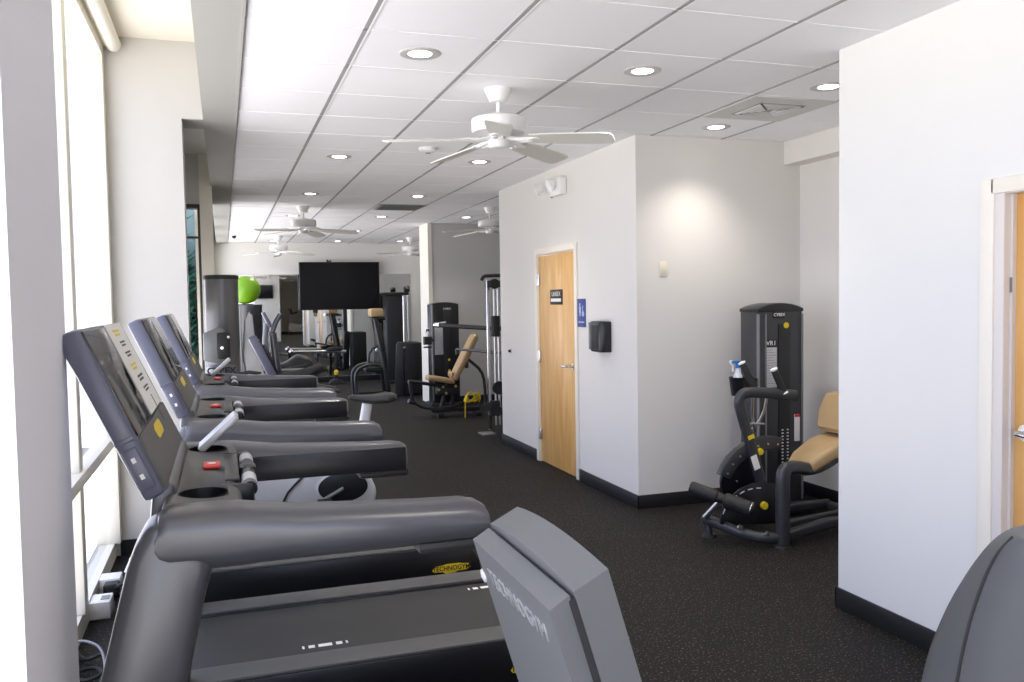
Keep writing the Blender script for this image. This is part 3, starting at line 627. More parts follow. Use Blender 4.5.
MB().box((.10, yb-.28, 0), (.20, yb+.28, .08), .02).box((.98, yb-.28, 0), (1.08, yb+.28, .08), .02).box((.12, yb-.05, .04), (1.06, yb+.05, .12), .01).build('floor_frame', DGREY, ub)
MB().tube([(.30, yb, .50), (.27, yb, .8), (.24, yb, 1.1)], .03, 12, 1, (.10, .08)).build('handlebar_post', SILVER, ub)
cs = MB().obox(frame3((.26, yb, 1.22), (0, 1, 0), (-.17, 0, .36), (.36, 0, .17)), (.30, .34, .06), .015).build('console', SHELL, ub)
MB().obox(frame3((.292, yb, 1.236), (0, 1, 0), (-.17, 0, .36), (.36, 0, .17)), (.26, .25, .008), .002).build('screen', SCREEN, cs)
MB().obox(frame3((.315, yb-.05, 1.20), (0, 1, 0), (-.17, 0, .36), (.36, 0, .17)), (.10, .26, .03), .01).build('tablet_rest', DGREY, cs)
for s in (-1, 1):
    MB().tube([(.27, yb, 1.06), (.34, yb+s*.16, 1.08), (.48, yb+s*.20, 1.10), (.60, yb+s*.19, 1.13), (.64, yb+s*.16, 1.15)], .035, 12, 2).build('handlebar', BLACKM, ub)
    MB().tube([(.36, yb+s*.10, 1.10), (.345, yb+s*.12, 1.25), (.33, yb+s*.12, 1.40)], .022, 12, 1).build('handle_horn', DGREY, ub)
MB().box((.36, yb-.10, 1.10), (.56, yb+.10, 1.13), .015).build('elbow_pad', BLACKP, ub)
# ================================================================ LEG CURL MACHINE IN THE ALCOVE
lc = thing('leg_curl_machine', 'dark grey leg curl machine with tan seat in the alcove', 'weight machine', (3.6, 4.9, 0), world=True)
# weight tower with arched top
arch = lambda x0, x1, z0, z1, c: [(x0, z0), (x1, z0), (x1, z1)]+[(x1+(x0-x1)*k/8, z1+c*(1-(2*k/8-1)**2)) for k in range(1, 8)]+[(x0, z1)]
tw = MB().prism(arch(3.69, 4.075, .05, 1.505, .045), 5.33, 5.56, 'y', .012, 2).build('tower', DGREY, lc)
MB().prism(arch(3.685, 4.08, 1.485, 1.51, .040), 5.322, 5.566, 'y', .008).build('tower_cap', BLACKP, tw)
MB().box((3.684, 5.32, .08), (3.70, 5.345, 1.47), .006).box((3.745, 5.318, .08), (3.757, 5.333, 1.47), .004).box((4.062, 5.32, .08), (4.078, 5.345, 1.47), .006).build('tower_trim', MGREY, tw)
MB().box((3.86, 5.323, .12), (3.965, 5.332, 1.395), .004).build('stack_window', BLACKP, tw)
pins = MB()
for i in range(18): pins.box((3.885, 5.3205, .20+i*.024), (3.900, 5.3235, .208+i*.024)); pins.box((3.930, 5.3205, .20+i*.024), (3.945, 5.3235, .208+i*.024))
pins.build('stack_pin_holes', PAPER, tw)
MB().box((3.815, 5.321, 1.44), (3.915, 5.331, 1.487), .002).build('maker_plate', BLACKM, tw)
text('maker_lettering', 'CYBEX', .032, PAPER, tw, frame3((3.865, 5.3203, 1.4635), (1, 0, 0), (0, 0, 1), (0, -1, 0)), bold=.0005, squash=1.0)
MB().box((3.745, 5.321, 1.228), (3.845, 5.331, 1.285), .002).build('model_plate', BLACKM, tw)
text('model_lettering', 'VR1', .048, PAPER, tw, frame3((3.795, 5.3203, 1.256), (1, 0, 0), (0, 0, 1), (0, -1, 0)), squash=1.05)
pl = MB().box((3.745, 5.322, .93), (3.845, 5.331, 1.225), .002).build('instruction_placard', LABELM, tw)
ln = MB()
for i in range(14): ln.box((3.755, 5.3212, 1.205-i*.019), (3.755+.08*(.7+.3*((i*7) % 3)/2), 5.3222, 1.209-i*.019))
ln.build('placard_line', mat('placard_ink', (.22, .22, .22), .7), pl)
MB().lathe([(.001, 0), (.022, 0), (.022, .004), (.001, .005)], (3.925, 5.322, 1.385), 18, (0, -1, 0)).build('yellow_tag', YELLOW, tw)
wl = MB().box((4.0, 5.322, .52), (4.045, 5.331, .72), .001).build('warning_label', PAPER, tw); MB().box((4.0, 5.3212, .70), (4.045, 5.3222, .72)).build('label_band', RED, wl)
MB().box((3.70, 5.20, 0), (4.07, 5.58, .07), .01).build('tower_base', DGREY, lc)
# floor frame
MB().tube([(3.02, 4.98, .12), (3.14, 4.62, .07), (3.33, 4.56, .06)], .03, 12, 1, (.07, .06)).tube([(3.33, 4.58, .06), (3.70, 4.62, .10), (4.15, 4.66, .10)], .02, 12, 0, (.06, .07)).tube([(3.25, 5.0, .07), (3.7, 5.2, .06), (4.2, 5.2, .06)], .02, 12, 0, (.06, .07)).tube([(4.2, 4.6, .05), (4.2, 5.25, .05)], .02, 12, 0, (.06, .07)).tube([(3.45, 4.75, .08), (4.2, 4.95, .06)], .02, 12, 0, (.05, .06)).build('floor_frame', DGREY, lc)
MB().lathe([(.001, 0), (.055, 0), (.05, .018), (.001, .02)], (3.335, 4.56, 0), 16).build('foot', BLACKM, lc)
MB().lathe([(.001, 0), (.05, 0), (.045, .018), (.001, .02)], (3.04, 4.95, 0), 16).build('foot', BLACKM, lc)
MB().cyl((3.04, 4.95, .0), (3.03, 4.97, .12), .025).build('frame_leg', DGREY, lc)
# seat frame: bent upright tube in front, seat rail to the back
MB().tube([(3.335, 4.56, .02), (3.335, 4.56, .40), (3.345, 4.565, .50), (3.45, 4.60, .505), (3.66, 4.68, .445), (3.98, 4.75, .55)], .03, 12, 2, (.075, .085)).build('seat_frame', DGREY, lc)
MB().tube([(3.95, 4.75, .58), (4.10, 4.76, .40), (4.18, 4.8, .08)], .025, 12, 1, (.07, .06)).build('rear_post', DGREY, lc)
R = []
for x, z, w, h in ((3.52, .495, .12, .03), (3.535, .50, .22, .075), (3.60, .545, .27, .10), (3.74, .62, .31, .10), (3.95, .675, .33, .09), (4.0, .68, .30, .05)): R.append([(x+.045, 4.74+u, z-.045+v) for u, v in rrect(w, h, .035)])
MB().loft(R).build('seat_pad', TAN, lc)
R = []
for x, z, w, h in ((3.86, .73, .26, .03), (3.875, .75, .36, .10), (3.91, .86, .40, .11), (3.95, .97, .36, .10), (3.965, .995, .26, .03)): R.append([(x+.03+v*.95, 4.74+u, z-.06-v*.3) for u, v in rrect(w, h, .045)])
MB().loft(R).build('back_pad', TAN, lc)
MB().tube([(3.98, 4.75, .58), (4.08, 4.75, .75), (4.04, 4.75, .86)], .02, 12, 1, (.06, .05)).build('back_bracket', DGREY, lc)
# selector plates and pivot disc
MB().prism([(3.14, .10)]+[(3.33-.30*math.cos(a), .12+.25*math.sin(a)) for a in [PI*k/14 for k in range(0, 10)]]+[(3.52, .34), (3.52, .08)], 4.80, 4.815, 'y', .003).build('selector_plate', BLACKP, lc)
tk = MB()
for k in range(6):
    a = .45+k*.24; tk.obox(Matrix.Translation((3.30-.27*math.cos(a), 4.797, .10+.235*math.sin(a))) @ Matrix.Rotation(PI/2+a, 4, 'Y'), (.035, .003, .006))
tk.build('selector_mark', PAPER, lc)
MB().lathe([(.001, 0), (.026, 0), (.024, .02), (.001, .022)], (3.36, 4.80, .215), 18, (0, -1, 0)).build('selector_knob', YELLOW, lc)
MB().lathe([(.001, -.012), (.17, -.012), (.17, .012), (.001, .012)], (3.36, 5.05, .33), 36, (0, -1, 0)).build('cam_wheel', BLACKP, lc)
MB().lathe([(.001, 0), (.012, 0), (.012, .012), (.001, .014)], (3.30, 5.036, .33), 12, (0, -1, 0)).build('pivot_bolt', CHROME, lc)
# curved sector arm
sec = []
for k in range(9): a = math.radians(160-k*11); sec.append((3.51+.40*math.cos(a), .28+.36*math.sin(a)))
for k in range(8, -1, -1): a = math.radians(160-k*11); sec.append((3.51+.31*math.cos(a), .28+.265*math.sin(a)))
sm = MB().prism(sec, 4.96, 5.02, 'y', .008)
sm.build('sector_arm', DGREY, lc)
dots = MB()
for k in range(7): a = math.radians(155-k*13); dots.cyl((3.51+.352*math.cos(a), 4.961, .28+.31*math.sin(a)), (3.51+.352*math.cos(a), 4.957, .28+.31*math.sin(a)), .007, seg=8)
dots.build('sector_pin_holes', STEEL, lc)
MB().lathe([(.001, 0), (.024, 0), (.022, .022), (.001, .024)], (3.435, 4.955, .545), 18, (0, -1, 0)).build('sector_knob', YELLOW, lc)
# tall swing arm with the handle frame
MB().tube([(3.47, 4.95, .25), (3.38, 4.95, .55), (3.29, 4.95, .82), (3.27, 4.95, .90), (3.30, 4.94, .955), (3.40, 4.92, .955), (3.66, 4.86, .925)], .03, 12, 2, (.06, .075)).build('swing_arm', DGREY, lc)
MB().lathe([(.001, 0), (.03, 0), (.03, .01), (.001, .012)], (3.655, 4.86, .925), 16, (1, -.2, -.1)).build('arm_cap', BLACKM, lc)
MB().obox(Matrix.Translation((3.345, 4.914, .655)) @ Matrix.Rotation(-.33, 4, 'Y'), (.05, .003, .028)).build('yellow_label', YELLOW, lc); MB().obox(Matrix.Translation((3.378, 4.914, .48)) @ Matrix.Rotation(-.33, 4, 'Y'), (.048, .003, .10)).build('white_label', PAPER, lc)
for (a, b) in (((3.41, 4.955, .965), (3.325, 4.99, 1.15)), ((3.58, 4.875, .94), (3.505, 4.885, 1.105))):
    a, b = Vector(a), Vector(b); d = (b-a).normalized()
    gr = MB().cyl(a, b, .024).build('grip', BLACKM, lc); MB().lathe([(.026, -.004), (.034, 0), (.026, .01)], a+d*.006, 18, d).build('grip_collar', PAPER, gr); MB().lathe([(.025, -.004), (.026, .006), (.001, .014)], b, 18, d).build('grip_tip', PAPER, gr)
MB().tube([(3.40, 4.97, .94), (3.41, 5.0, .80), (3.46, 5.05, .70), (3.50, 5.1, .66)], .010, 10, 1).tube([(3.50, 4.95, .93), (3.50, 5.0, .78), (3.47, 5.08, .68)], .010, 10, 1).cyl((3.38, 5.02, .73), (3.52, 5.02, .72), .008).build('cable_stirrup', STEEL, lc)
MB().tube([(3.42, 5.04, .70), (3.40, 5.05, .50), (3.30, 5.05, .25)], .005, 8, 2).tube([(3.55, 5.05, .30), (3.46, 5.06, .18), (3.30, 5.06, .20)], .005, 8, 2).build('cable', MGREY, lc)
# foot roller on its arm
MB().cyl((2.99, 4.92, .14), (3.05, 4.80, .29), .02).build('roller_arm', STEEL, lc)
MB().lathe([(.001, -.21), (.036, -.21), (.042, -.20), (.042, -.03), (.034, -.02), (.034, .02), (.047, .03), (.047, .19), (.03, .20), (.001, .20)], (3.03, 4.79, .295), 22, (.66, -.66, -.26)).build('foot_roller', BLACKM, lc)
MB().lathe([(.001, 0), (.046, 0), (.046, .006), (.038, .012), (.001, .012)], Vector((3.03, 4.79, .295))+Vector((.66, -.66, -.26)).normalized()*.195, 22, (.66, -.66, -.26)).build('roller_cap', STEEL, lc)
MB().lathe([(.001, 0), (.018, 0), (.018, .02), (.001, .022)], (3.08, 4.66, .13), 12, (0, -1, 0)).lathe([(.001, 0), (.015, 0), (.015, .012), (.001, .014)], (3.22, 4.565, .10), 12, (0, -1, 0)).build('frame_bolt', STEEL, lc)
# bottle holder on the tower side
MB().loft([[(3.515+r*math.cos(2*PI*i/20), 5.33+r*math.sin(2*PI*i/20), z) for i in range(20)] for r, z in ((.001, .885), (.044, .885), (.062, 1.015), (.067, 1.02), (.060, 1.02), (.043, .892), (.001, .892))], caps=False).box((3.555, 5.345, .94), (3.70, 5.385, 1.0), .006).build('bottle_holder', BLACKP, lc)
sb = thing('spray_bottle', 'clear spray bottle with blue and white trigger in machine holder', 'spray bottle', (3.575, 5.33, .953), world=True)
MB().lathe([(.001, .953), (.032, .953), (.034, .97), (.034, 1.09), (.014, 1.13), (.013, 1.15), (.001, 1.15)], (3.575, 5.33, 0), 20).build('bottle', BOTTLE, sb)
MB().cyl((3.575, 5.33, 1.145), (3.575, 5.33, 1.165), .016).prism([(3.52, 1.198), (3.60, 1.198), (3.605, 1.175), (3.59, 1.16), (3.565, 1.16), (3.56, 1.178), (3.52, 1.182)], 5.318, 5.342, 'y', .004).build('spray_head', BLUEP, sb)
MB().prism([(3.508, 1.20), (3.53, 1.20), (3.53, 1.18), (3.545, 1.165), (3.54, 1.12), (3.53, 1.12), (3.53, 1.16), (3.508, 1.182)], 5.321, 5.339, 'y', .003).build('trigger', PAPER, sb)

sb.location = (3.515, 5.33, .893)

# ================================================================ FAR MACHINES
ft = thing('cable_trainer', 'tall rounded grey cable trainer tower beyond the treadmills', 'weight machine', (-.01, 8.85, 0), world=True)
def oval(cx, cy_, a, b, z, n=28): return [(cx+a*math.copysign(abs(math.cos(2*PI*i/n))**.75, math.cos(2*PI*i/n)), cy_+b*math.copysign(abs(math.sin(2*PI*i/n))**.75, math.sin(2*PI*i/n)), z) for i in range(n)]
t_ = MB().loft([oval(-.01, 8.87, .160, .20, .72), oval(-.01, 8.87, .160, .20, 1.855)]).build('tower', mat('grey_satin_shroud', (.13, .13, .135), .28, metal=.4, var=.02), ft)
MB().loft([oval(-.01, 8.87, .165, .205, 1.85), oval(-.01, 8.87, .166, .206, 1.885), oval(-.01, 8.87, .15, .19, 1.892)]).build('tower_cap', BLACKM, t_)
pn = MB().loft([oval(-.02, 8.86, .155, .22, .04), oval(-.02, 8.86, .155, .22, 1.01), oval(-.02, 8.86, .135, .2, 1.03)]).build('skirt', MGREY, ft)
text('maker_lettering', 'CYBEX', .085, BLACKM, pn, frame3((-.03, 8.625, .972), (1, 0, 0), (0, 0, 1), (0, -1, 0)), ext=.012, bold=.003, squash=1.0)
MB().prism([(-.185, 1.08), (-.185, 1.34), (-.10, 1.37), (-.03, 1.40), (.01, 1.36), (.01, 1.10), (-.05, 1.05)], 8.50, 8.66, 'y', .015).build('arm_carriage', MGREY, ft)
MB().box((-.065, 8.485, 1.09), (.055, 8.60, 1.345), .02).build('pivot_block', BLACKM, ft); MB().cyl((-.02, 8.485, 1.20), (-.02, 8.475, 1.20), .015).cyl((.04, 8.485, 1.30), (.04, 8.475, 1.30), .012).build('pivot_bolt', CHROME, ft)
MB().prism([(.165, 1.10), (.20, 1.47), (.235, 1.53), (.275, 1.50), (.29, 1.30), (.36, .95), (.44, .55), (.46, .04), (.24, .04), (.24, .60)], 8.85, 8.97, 'y', .02, 3).build('side_column', SILVER, ft)
MB().tube([(.10, 8.6, .93), (.22, 8.62, .95), (.33, 8.65, .93)], .018).tube([(.0, 8.6, .06), (.5, 8.6, .06)], .03).build('handle_bar', DGREY, ft)

t3 = thing('weight_tower', 'dark weight tower under the green ball near the mirror', 'weight machine', (.5, 16.9, 0), world=True)
MB().loft([oval(.505, 16.9, .20, .22, .03), oval(.505, 16.9, .20, .22, 1.54), oval(.505, 16.9, .205, .225, 1.55), oval(.505, 16.9, .205, .225, 1.60)]).build('tower', DGREY, t3)
MB().box((.28, 16.62, .03), (.74, 16.95, .12), .02).build('base', BLACKM, t3); MB().lathe([(.12, 1.6), (.14, 1.612), (.13, 1.617), (.11, 1.608)], (.425, 16.85, 0), 24).build('ring', BLACKM, t3)
MB().box((.44, 16.66, .2), (.57, 16.685, 1.4), .01).build('stack_window', BLACKP, t3)
tag(MB().ball((.425, 16.84, 1.88), .262, seg=32).build('exercise_ball', GREEN), 'lime green exercise ball resting on top of the weight tower', 'ball')

# elliptical cross trainer beyond the bike (low dark body, leaning mast)
ct = thing('cross_trainer', 'black cross trainer in front of the far mirror', 'cross trainer', (.95, 13.0, 0), world=True)
MB().prism([(.40, .08), (.38, .35), (.48, .62), (.62, .70), (.84, .74), (1.02, .86), (1.20, .80), (1.30, .60), (1.28, .30), (1.15, .08)], 12.85, 13.15, 'y', .05, 3).build('drive_housing', BLACKP, ct)
for s in (-1, 1):
    MB().tube([(.62, 13+s*.2, .30), (1.05, 13+s*.24, .42), (1.6, 13+s*.24, .30)], .03, 12, 1, (.10, .05)).build('pedal_arm', DGREY, ct)
    MB().tube([(.66, 13+s*.22, .42), (.62, 13+s*.24, .95), (.70, 13+s*.26, 1.30), (.80, 13+s*.25, 1.46)], .022, 12, 2).build('swing_handle', DGREY, ct)
MB().tube([(.60, 13, .60), (.56, 13, 1.0), (.60, 13, 1.32)], .03, 12, 1, (.10, .08)).build('mast', MGREY, ct)
MB().obox(frame3((.60, 13, 1.38), (0, 1, 0), (-.17, 0, .36), (.36, 0, .17)), (.36, .24, .05), .015).build('console', SHELL, ct)
MB().box((.35, 12.7, 0), (.45, 13.3, .07), .02).box((1.55, 12.7, 0), (1.65, 13.3, .07), .02).box((.4, 12.95, .03), (1.6, 13.05, .10), .02).build('floor_frame', DGREY, ct)

rw = thing('rowing_machine', 'low machine with silver rail and yellow tag before the mirror', 'rowing machine', (2.1, 17.2, 0), world=True)
MB().tube([(1.25, 17.2, .66), (1.32, 17.2, .665), (2.30, 17.2, .64)], .03, 12, 0, (.06, .06)).build('rail', STEEL, rw)
MB().tube([(2.10, 17.2, .63), (2.10, 17.2, .10)], .03, 12).prism([(1.93, 0), (2.27, 0), (2.22, .06), (2.14, .10), (2.06, .10), (1.98, .06)], 17.05, 17.35, 'y', .01).build('stand', BLACKM, rw)
MB().box((2.05, 17.10, .18), (2.13, 17.16, .28), .02).build('yellow_tag', YELLOW, rw)
MB().tube([(1.28, 17.2, .64), (1.22, 17.2, .04)], .03, 12).box((1.12, 17.0, 0), (1.30, 17.4, .05), .01).build('rear_leg', BLACKM, rw)
MB().prism([(1.92, .66), (2.20, .66), (2.24, .72), (2.05, .74), (1.90, .70)], 17.08, 17.32, 'y', .015).build('sliding_seat', BLACKM, rw)
MB().ball((1.24, 17.2, .67), .05).build('rail_cap', CHROME, rw)

cp_ = thing('chest_press', 'black seated press machine with tan pad left of the low black shroud', 'weight machine', (2.5, 14.6, 0), world=True)
for y in (14.4, 14.8):
    MB().tube([(2.10, y, .02), (2.06, y, .35), (2.12, y, .50), (2.30, y, .56), (2.48, y, .55)], .028, 12, 2).build('side_arm', DGREY, cp_)
    MB().tube([(2.63, y, .05), (2.56, y, .6), (2.44, y+(.08 if y < 14.6 else -.08), 1.33)], .03, 12, 1, (.07, .08)).build('upright', BLACKP, cp_)
MB().box((2.38, 14.48, 1.30), (2.62, 14.72, 1.36), .02).box((2.08, 14.37, .0), (2.68, 14.43, .06), .01).box((2.08, 14.77, 0), (2.68, 14.83, .06), .01).box((2.6, 14.4, 0), (2.7, 14.8, .06), .01).build('frame', BLACKM, cp_)
MB().box((2.36, 14.44, 1.36), (2.58, 14.76, 1.50), .03).build('head_pad', TAN, cp_)
MB().box((2.25, 14.45, .42), (2.55, 14.75, .50), .03).build('seat', BLACKM, cp_); MB().obox(Matrix.Translation((2.54, 14.6, .86)) @ Matrix.Rotation(-.12, 4, 'Y'), (.10, .34, .80), .03).build('back_pad', BLACKM, cp_)
MB().tube([(2.30, 14.5, .54), (2.34, 14.5, .80), (2.50, 14.5, .88)], .022, 12, 1).build('press_handle', DGREY, cp_)
MB().ball((2.44, 14.40, .80), .03).build('adjusting_knob', STEEL, cp_)

tb = thing('weight_stack_cabinet', 'tall black weight stack with chrome guide rod by mirror end', 'weight machine', (3.25, 17.0, 0), world=True)
MB().box((3.07, 16.85, 0), (3.40, 17.3, 1.76), .02).build('cabinet', BLACKM, tb)
MB().box((3.03, 16.82, 1.74), (3.52, 17.3, 1.80), .015).build('top_plate', BLACKM, tb)
MB().cyl((3.405, 16.84, .25), (3.405, 16.84, 1.72), .018).cyl((3.50, 16.9, .05), (3.50, 16.9, 1.8), .012).build('guide_rod', CHROME, tb)
MB().lathe([(.001, -.05), (.06, -.05), (.07, 0), (.06, .05), (.001, .05)], (3.50, 16.95, 1.86), 24, (1, 0, 0)).build('pulley', BLACKM, tb)
MB().box((3.02, 16.7, 0), (3.6, 17.4, .06), .01).build('base', BLACKM, tb)

lp = thing('machine_shroud', 'low wide black machine shroud in front of the cream column', 'weight machine', (2.95, 14.45, 0), world=True)
MB().box((2.885, 14.42, .02), (3.22, 14.95, .905), .012).build('rear_panel', BLACKM, lp)
MB().prism([(2.73, .0), (2.87, .0), (2.90, .915), (2.80, .915), (2.77, .88)], 14.35, 14.42, 'y', .012).build('front_post', DGREY, lp)
MB().box((2.90, 14.36, .02), (3.222, 14.43, .90), .01).build('front_panel', BLACKM, lp); MB().ball((2.90, 14.34, .83), .018).build('bolt', STEEL, lp)

c2 = thing('arm_machine', 'black weight tower with instruction placard against the grey wall', 'weight machine', (3.17, 12.7, 0), world=True)
tw2 = MB().prism(arch(2.965, 3.385, .05, 1.56, .03), 12.55, 12.85, 'y', .012).build('tower', BLACKP, c2)
MB().box((2.958, 12.535, .1), (2.985, 12.56, 1.55), .006).build('tower_trim', MGREY, tw2)
MB().box((3.15, 12.542, .25), (3.25, 12.552, 1.50), .003).build('stack_window', BLACKM, tw2)
MB().box((3.0, 12.541, .80), (3.13, 12.551, 1.28), .002).build('instruction_placard', LABELM, tw2)
text('maker_lettering', 'CYBEX', .04, PAPER, tw2, frame3((3.20, 12.54, 1.49), (1, 0, 0), (0, 0, 1), (0, -1, 0)))
MB().lathe([(.001, 0), (.018, 0), (.018, .004), (.001, .005)], (3.22, 12.542, .72), 14, (0, -1, 0)).lathe([(.001, 0), (.018, 0), (.018, .004), (.001, .005)], (3.22, 12.542, .56), 14, (0, -1, 0)).build('yellow_tag', YELLOW, tw2)
MB().box((2.93, 12.5, 0), (3.42, 12.9, .07), .01).build('base', BLACKM, c2)
MB().loft([[(2.885+a, 12.52+b, z) for a, b in rrect(.12, .10, .02)] for z in (.96, 1.08)]).box((2.93, 12.53, 1.0), (2.98, 12.57, 1.04)).build('bottle_holder', BLACKM, c2)
MB().tube([(2.83, 12.55, .92), (2.99, 12.55, .92)], .012).build('towel_bar', DGREY, c2)
MB().tube([(3.02, 12.5, 1.27), (3.16, 12.45, 1.29)], .02).build('handle', CHROME, c2)
sb2 = thing('spray_bottle', 'small dark spray bottle in the holder beside the cream column', 'spray bottle', (2.885, 12.52, 1.082), world=True)
MB().lathe([(.001, 1.08), (.028, 1.08), (.028, 1.13), (.012, 1.15), (.012, 1.165), (.001, 1.165)], (2.885, 12.52, 0), 16).build('bottle', BOTTLE, sb2)
MB().prism([(2.86, 1.19), (2.92, 1.19), (2.92, 1.165), (2.885, 1.16), (2.87, 1.14), (2.86, 1.14), (2.87, 1.17)], 12.51, 12.53, 'y', .003).build('spray_head', BLACKM, sb2)

ib = thing('incline_bench', 'tan padded incline bench in front of the grey wall', 'bench', (3.0, 11.6, 0), world=True)
R = []
for x, z, w, h in ((2.645, .545, .16, .03), (2.66, .545, .24, .07), (2.80, .525, .28, .075), (2.95, .495, .28, .075), (3.02, .48, .24, .05)): R.append([(x, 11.6+u, z+v) for u, v in rrect(w, h, .03)])
MB().loft(R).build('seat_pad', TAN, ib)
d_ = Vector((.36, 0, .66)).normalized(); nn = Vector((-.66, 0, .36)).normalized()
R = []
for s_, w, h in ((0, .20, .04), (.02, .26, .08), (.35, .28, .09), (.68, .26, .08), (.72, .18, .03)):
    R.append([Vector((3.02, 11.6, .50))+d_*s_+nn*v+Vector((0, u, 0)) for u, v in rrect(w, h, .035)])
MB().loft(R).build('back_pad', TAN, ib)
MB().box((2.975, 11.49, .54), (3.02, 11.71, .62), .03).build('side_bolster', TAN, ib)
MB().tube([(2.36, 11.45, .52), (2.50, 11.5, .50), (2.95, 11.58, .40)], .025, 12, 1).tube([(2.38, 11.45, .50), (2.40, 11.45, .30), (2.50, 11.5, .16), (2.75, 11.55, .11), (3.1, 11.6, .14)], .022, 12, 2).tube([(2.35, 11.42, .26), (2.44, 11.46, .22)], .03).build('foot_frame', DGREY, ib)
MB().box((2.70, 11.55, .06), (3.15, 11.65, .12), .015).box((2.75, 11.4, 0), (2.83, 11.8, .06), .01).box((3.3, 11.4, 0), (3.38, 11.8, .06), .01).tube([(2.85, 11.6, .1), (2.95, 11.6, .45)], .035).tube([(3.0, 11.6, .1), (3.05, 11.6, .44)], .03).box((2.78, 11.52, .30), (3.10, 11.68, .42), .02).box((3.1, 11.55, .05), (3.4, 11.65, .11), .01).build('base_frame', BLACKM, ib)
MB().tube([(3.18, 11.6, .83), (3.28, 11.6, .76), (3.44, 11.6, .62), (3.49, 11.6, .45), (3.5, 11.6, .05)], .022, 12, 1).tube([(3.22, 11.6, .78), (3.23, 11.6, .66)], .03).build('back_strut', DGREY, ib)
bo = MB()
for p in ((2.86, .42), (2.90, .33), (3.04, .42), (2.80, .38)): bo.cyl((p[0], 11.515, p[1]), (p[0], 11.505, p[1]), .018, seg=12)
bo.build('adjusting_knob', mat('dull_brass', (.5, .42, .2), .4), ib)

# crossover frame behind the door wall corner
cc = thing('cable_crossover', 'chrome cable column standing at the door wall corner', 'weight machine', (3.0, 9.8, 0), world=True)
MB().box((2.982, 9.77, .05), (3.022, 9.81, 1.86), .006).build('column', CHROME, cc)
MB().tube([(2.93, 9.80, 1.845), (2.955, 9.8, 1.895), (3.05, 9.8, 1.90), (3.30, 9.82, 1.90)], .02, 12, 1).build('pull_up_handle', BLACKM, cc)
MB().box((2.99, 9.74, 1.76), (3.35, 9.88, 1.84), .01).lathe([(.001, -.02), (.06, -.02), (.06, .02), (.001, .02)], (3.07, 9.73, 1.80), 20, (0, 1, 0)).build('top_beam', BLACKM, cc)
MB().cyl((3.085, 9.80, .1), (3.085, 9.80, 1.8), .012).cyl((3.14, 9.82, .1), (3.14, 9.82, 1.8), .014).build('guide_rod', STEEL, cc)
MB().box((2.88, 9.70, 0), (3.05, 9.90, .016), .004).build('foot_plate', STEEL, cc)
MB().box((3.05, 9.72, 1.17), (3.13, 9.86, 1.42), .015).build('carriage', BLACKM, cc)
MB().lathe([(.001, -.02), (.055, -.02), (.055, .02), (.001, .02)], (2.96, 9.73, .33), 24, (.3, 1, 0)).lathe([(.001, -.02), (.06, -.02), (.06, .02), (.001, .02)], (3.08, 9.72, .28), 24, (.2, 1, 0)).lathe([(.001, -.02), (.08, -.02), (.08, .02), (.001, .02)], (3.12, 9.78, .55), 24, (0, 1, 0)).box((3.0, 9.74, .22), (3.12, 9.84, .40), .01).build('pulley_block', BLACKM, cc)
MB().tube([(2.72, 11.05, 1.285), (3.10, 10.4, 1.26), (3.35, 9.95, 1.25)], .028, 14).tube([(3.36, 9.95, 1.25), (3.36, 9.95, .02)], .03).build('press_bar', BLACKM, cc)
MB().tube([(2.93, 11.0, .965), (3.3, 10.0, .95)], .018, 12).tube([(2.93, 11.0, .965), (2.93, 11.0, .965-.07)], .02).build('rear_bar', DGREY, cc)
MB().tube([(2.72, 11.05, 1.285), (2.67, 11.13, 1.29)], .033).build('bar_end', CHROME, cc)
yr = MB()
for k in range(9):
    a = k*.7; p = [(3.17+.08*math.cos(a+.9*i)+.01*k, 11.3+.05*math.sin(a*1.7+i), .28+.075*math.sin(a*.9+i*1.3)) for i in range(4)]
    yr.tube(p, .009, 6, 1)
yr.tube([(3.12, 11.3, .26), (3.11, 11.3, .0)], .009, 6)
tag(yr.build('resistance_band', YELLOW), 'tangled yellow resistance band beside the incline bench', 'resistance band')
for i, (z, w) in enumerate(((1.78, .10), (1.38, .12))):
    tag(MB().box((4.58, 16.4, z-.14), (4.60, 16.75, z+.14), .004).build('wall_poster', BLACKM), ('upper' if i == 0 else 'lower')+' small dark panel on the side wall right of mirror', 'panel')

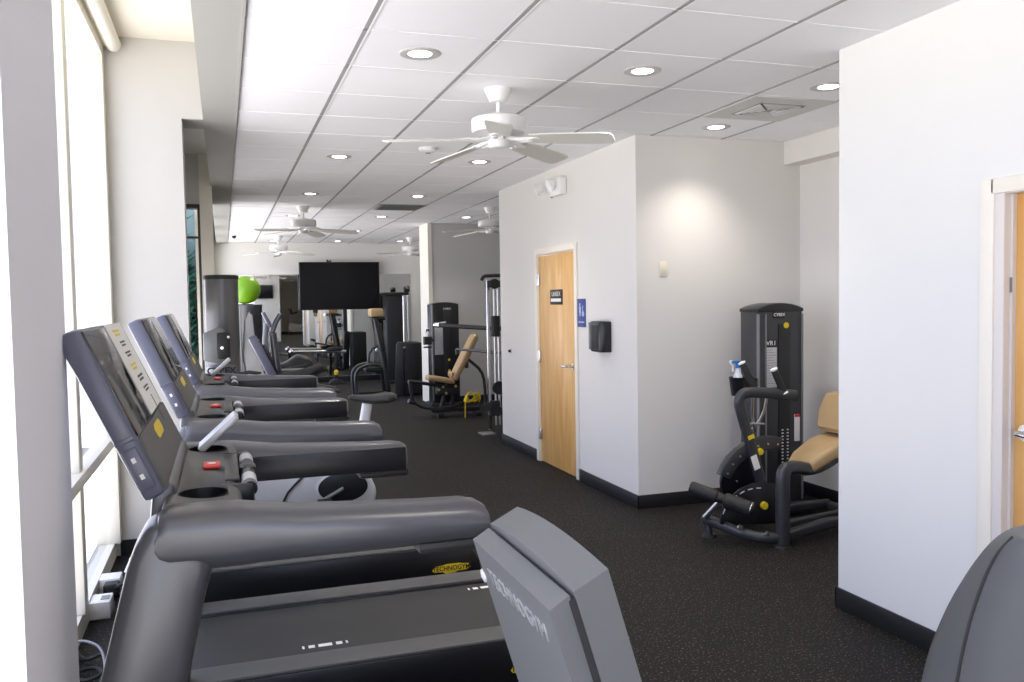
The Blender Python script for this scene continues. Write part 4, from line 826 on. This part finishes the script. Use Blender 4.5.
# ================================================================ FLOOR POWER AND CABLES BY THE WINDOW
pb = thing('outlet_box', 'white floor outlet box under the window ledge', 'outlet', (-.6, 5.05, 0), world=True)
MB().box((-.655, 4.93, .0), (-.55, 5.08, .09), .006).build('body', WHITE, pb); MB().box((-.56, 4.97, .09), (-.60, 5.03, .094)).build('socket', MGREY, pb)
pb2 = thing('power_adapter', 'white plug adapter with black plug behind the outlet box', 'adapter', (-.6, 5.4, 0), world=True)
MB().box((-.65, 5.30, 0), (-.54, 5.42, .10), .008).build('body', WHITE, pb2); MB().box((-.62, 5.22, .02), (-.54, 5.30, .09), .012).build('plug', BLACKM, pb2)
def cable(pts, r, lb, m=BLACKM):
    pts = [(min(x, -.47-(k % 3)*.012), y, z) for k, (x, y, z) in enumerate(pts)]
    return tag(MB().tube(pts, r, 8, 3).build('power_cable', m), lb, 'cable')
cable([(-.58, 5.24, .05), (-.50, 5.2, .10), (-.44, 5.3, .12), (-.48, 5.45, .03), (-.42, 5.5, .10), (-.40, 5.3, .02), (-.46, 5.15, .06), (-.38, 5.0, .012)], .011, 'black power cable coiled beside the white outlet box')
cable([(-.52, 5.42, .09), (-.46, 5.46, .17), (-.40, 5.4, .16), (-.38, 5.3, .08), (-.36, 5.2, .012)], .010, 'white looped cord above the black power cable', WHITE)
cable([(-.64, 4.5, .012), (-.58, 4.3, .03), (-.50, 4.35, .05), (-.46, 4.2, .02), (-.55, 4.08, .02), (-.62, 4.2, .03), (-.50, 4.28, .012), (-.42, 4.0, .012)], .009, 'black cable loop on the floor nearer the pale column')
cable([(-.66, 4.46, .07), (-.58, 4.38, .10), (-.50, 4.30, .08), (-.44, 4.1, .012)], .006, 'thin grey wire arching over the black cable loop', MGREY)

for o_ in (pb, pb2): o_.location.x -= .045; o_.location.y -= .16
for o_ in COL.objects:
    if o_.name.startswith('power_cable'): o_.location = (-.05, -.16, 0)
# ================================================================ BEHIND THE CAMERA (only the far mirror shows it)
bt = thing('wall_television', 'dark television high on the wall behind the camera, reflected in mirror', 'television', (1.72, -2.5, 2.15), world=True)
MB().box((1.40, -2.54, 1.84), (2.04, -2.49, 2.42), .01).build('cabinet', BLACKP, bt); MB().box((1.415, -2.49, 1.86), (2.025, -2.487, 2.40)).build('screen', SCREEN, bt); MB().box((1.6, -2.58, 2.0), (1.85, -2.54, 2.25)).build('wall_bracket', BLACKM, bt)
bx = copy_tree(ub, (3.75, -12.2, 0), 'upright exercise bike against the back wall, reflected in mirror')
pier('wall_column', (5.6, YB, 0), (5.95, -12.4, CEIL), WALLW, 'white column at the back wall')
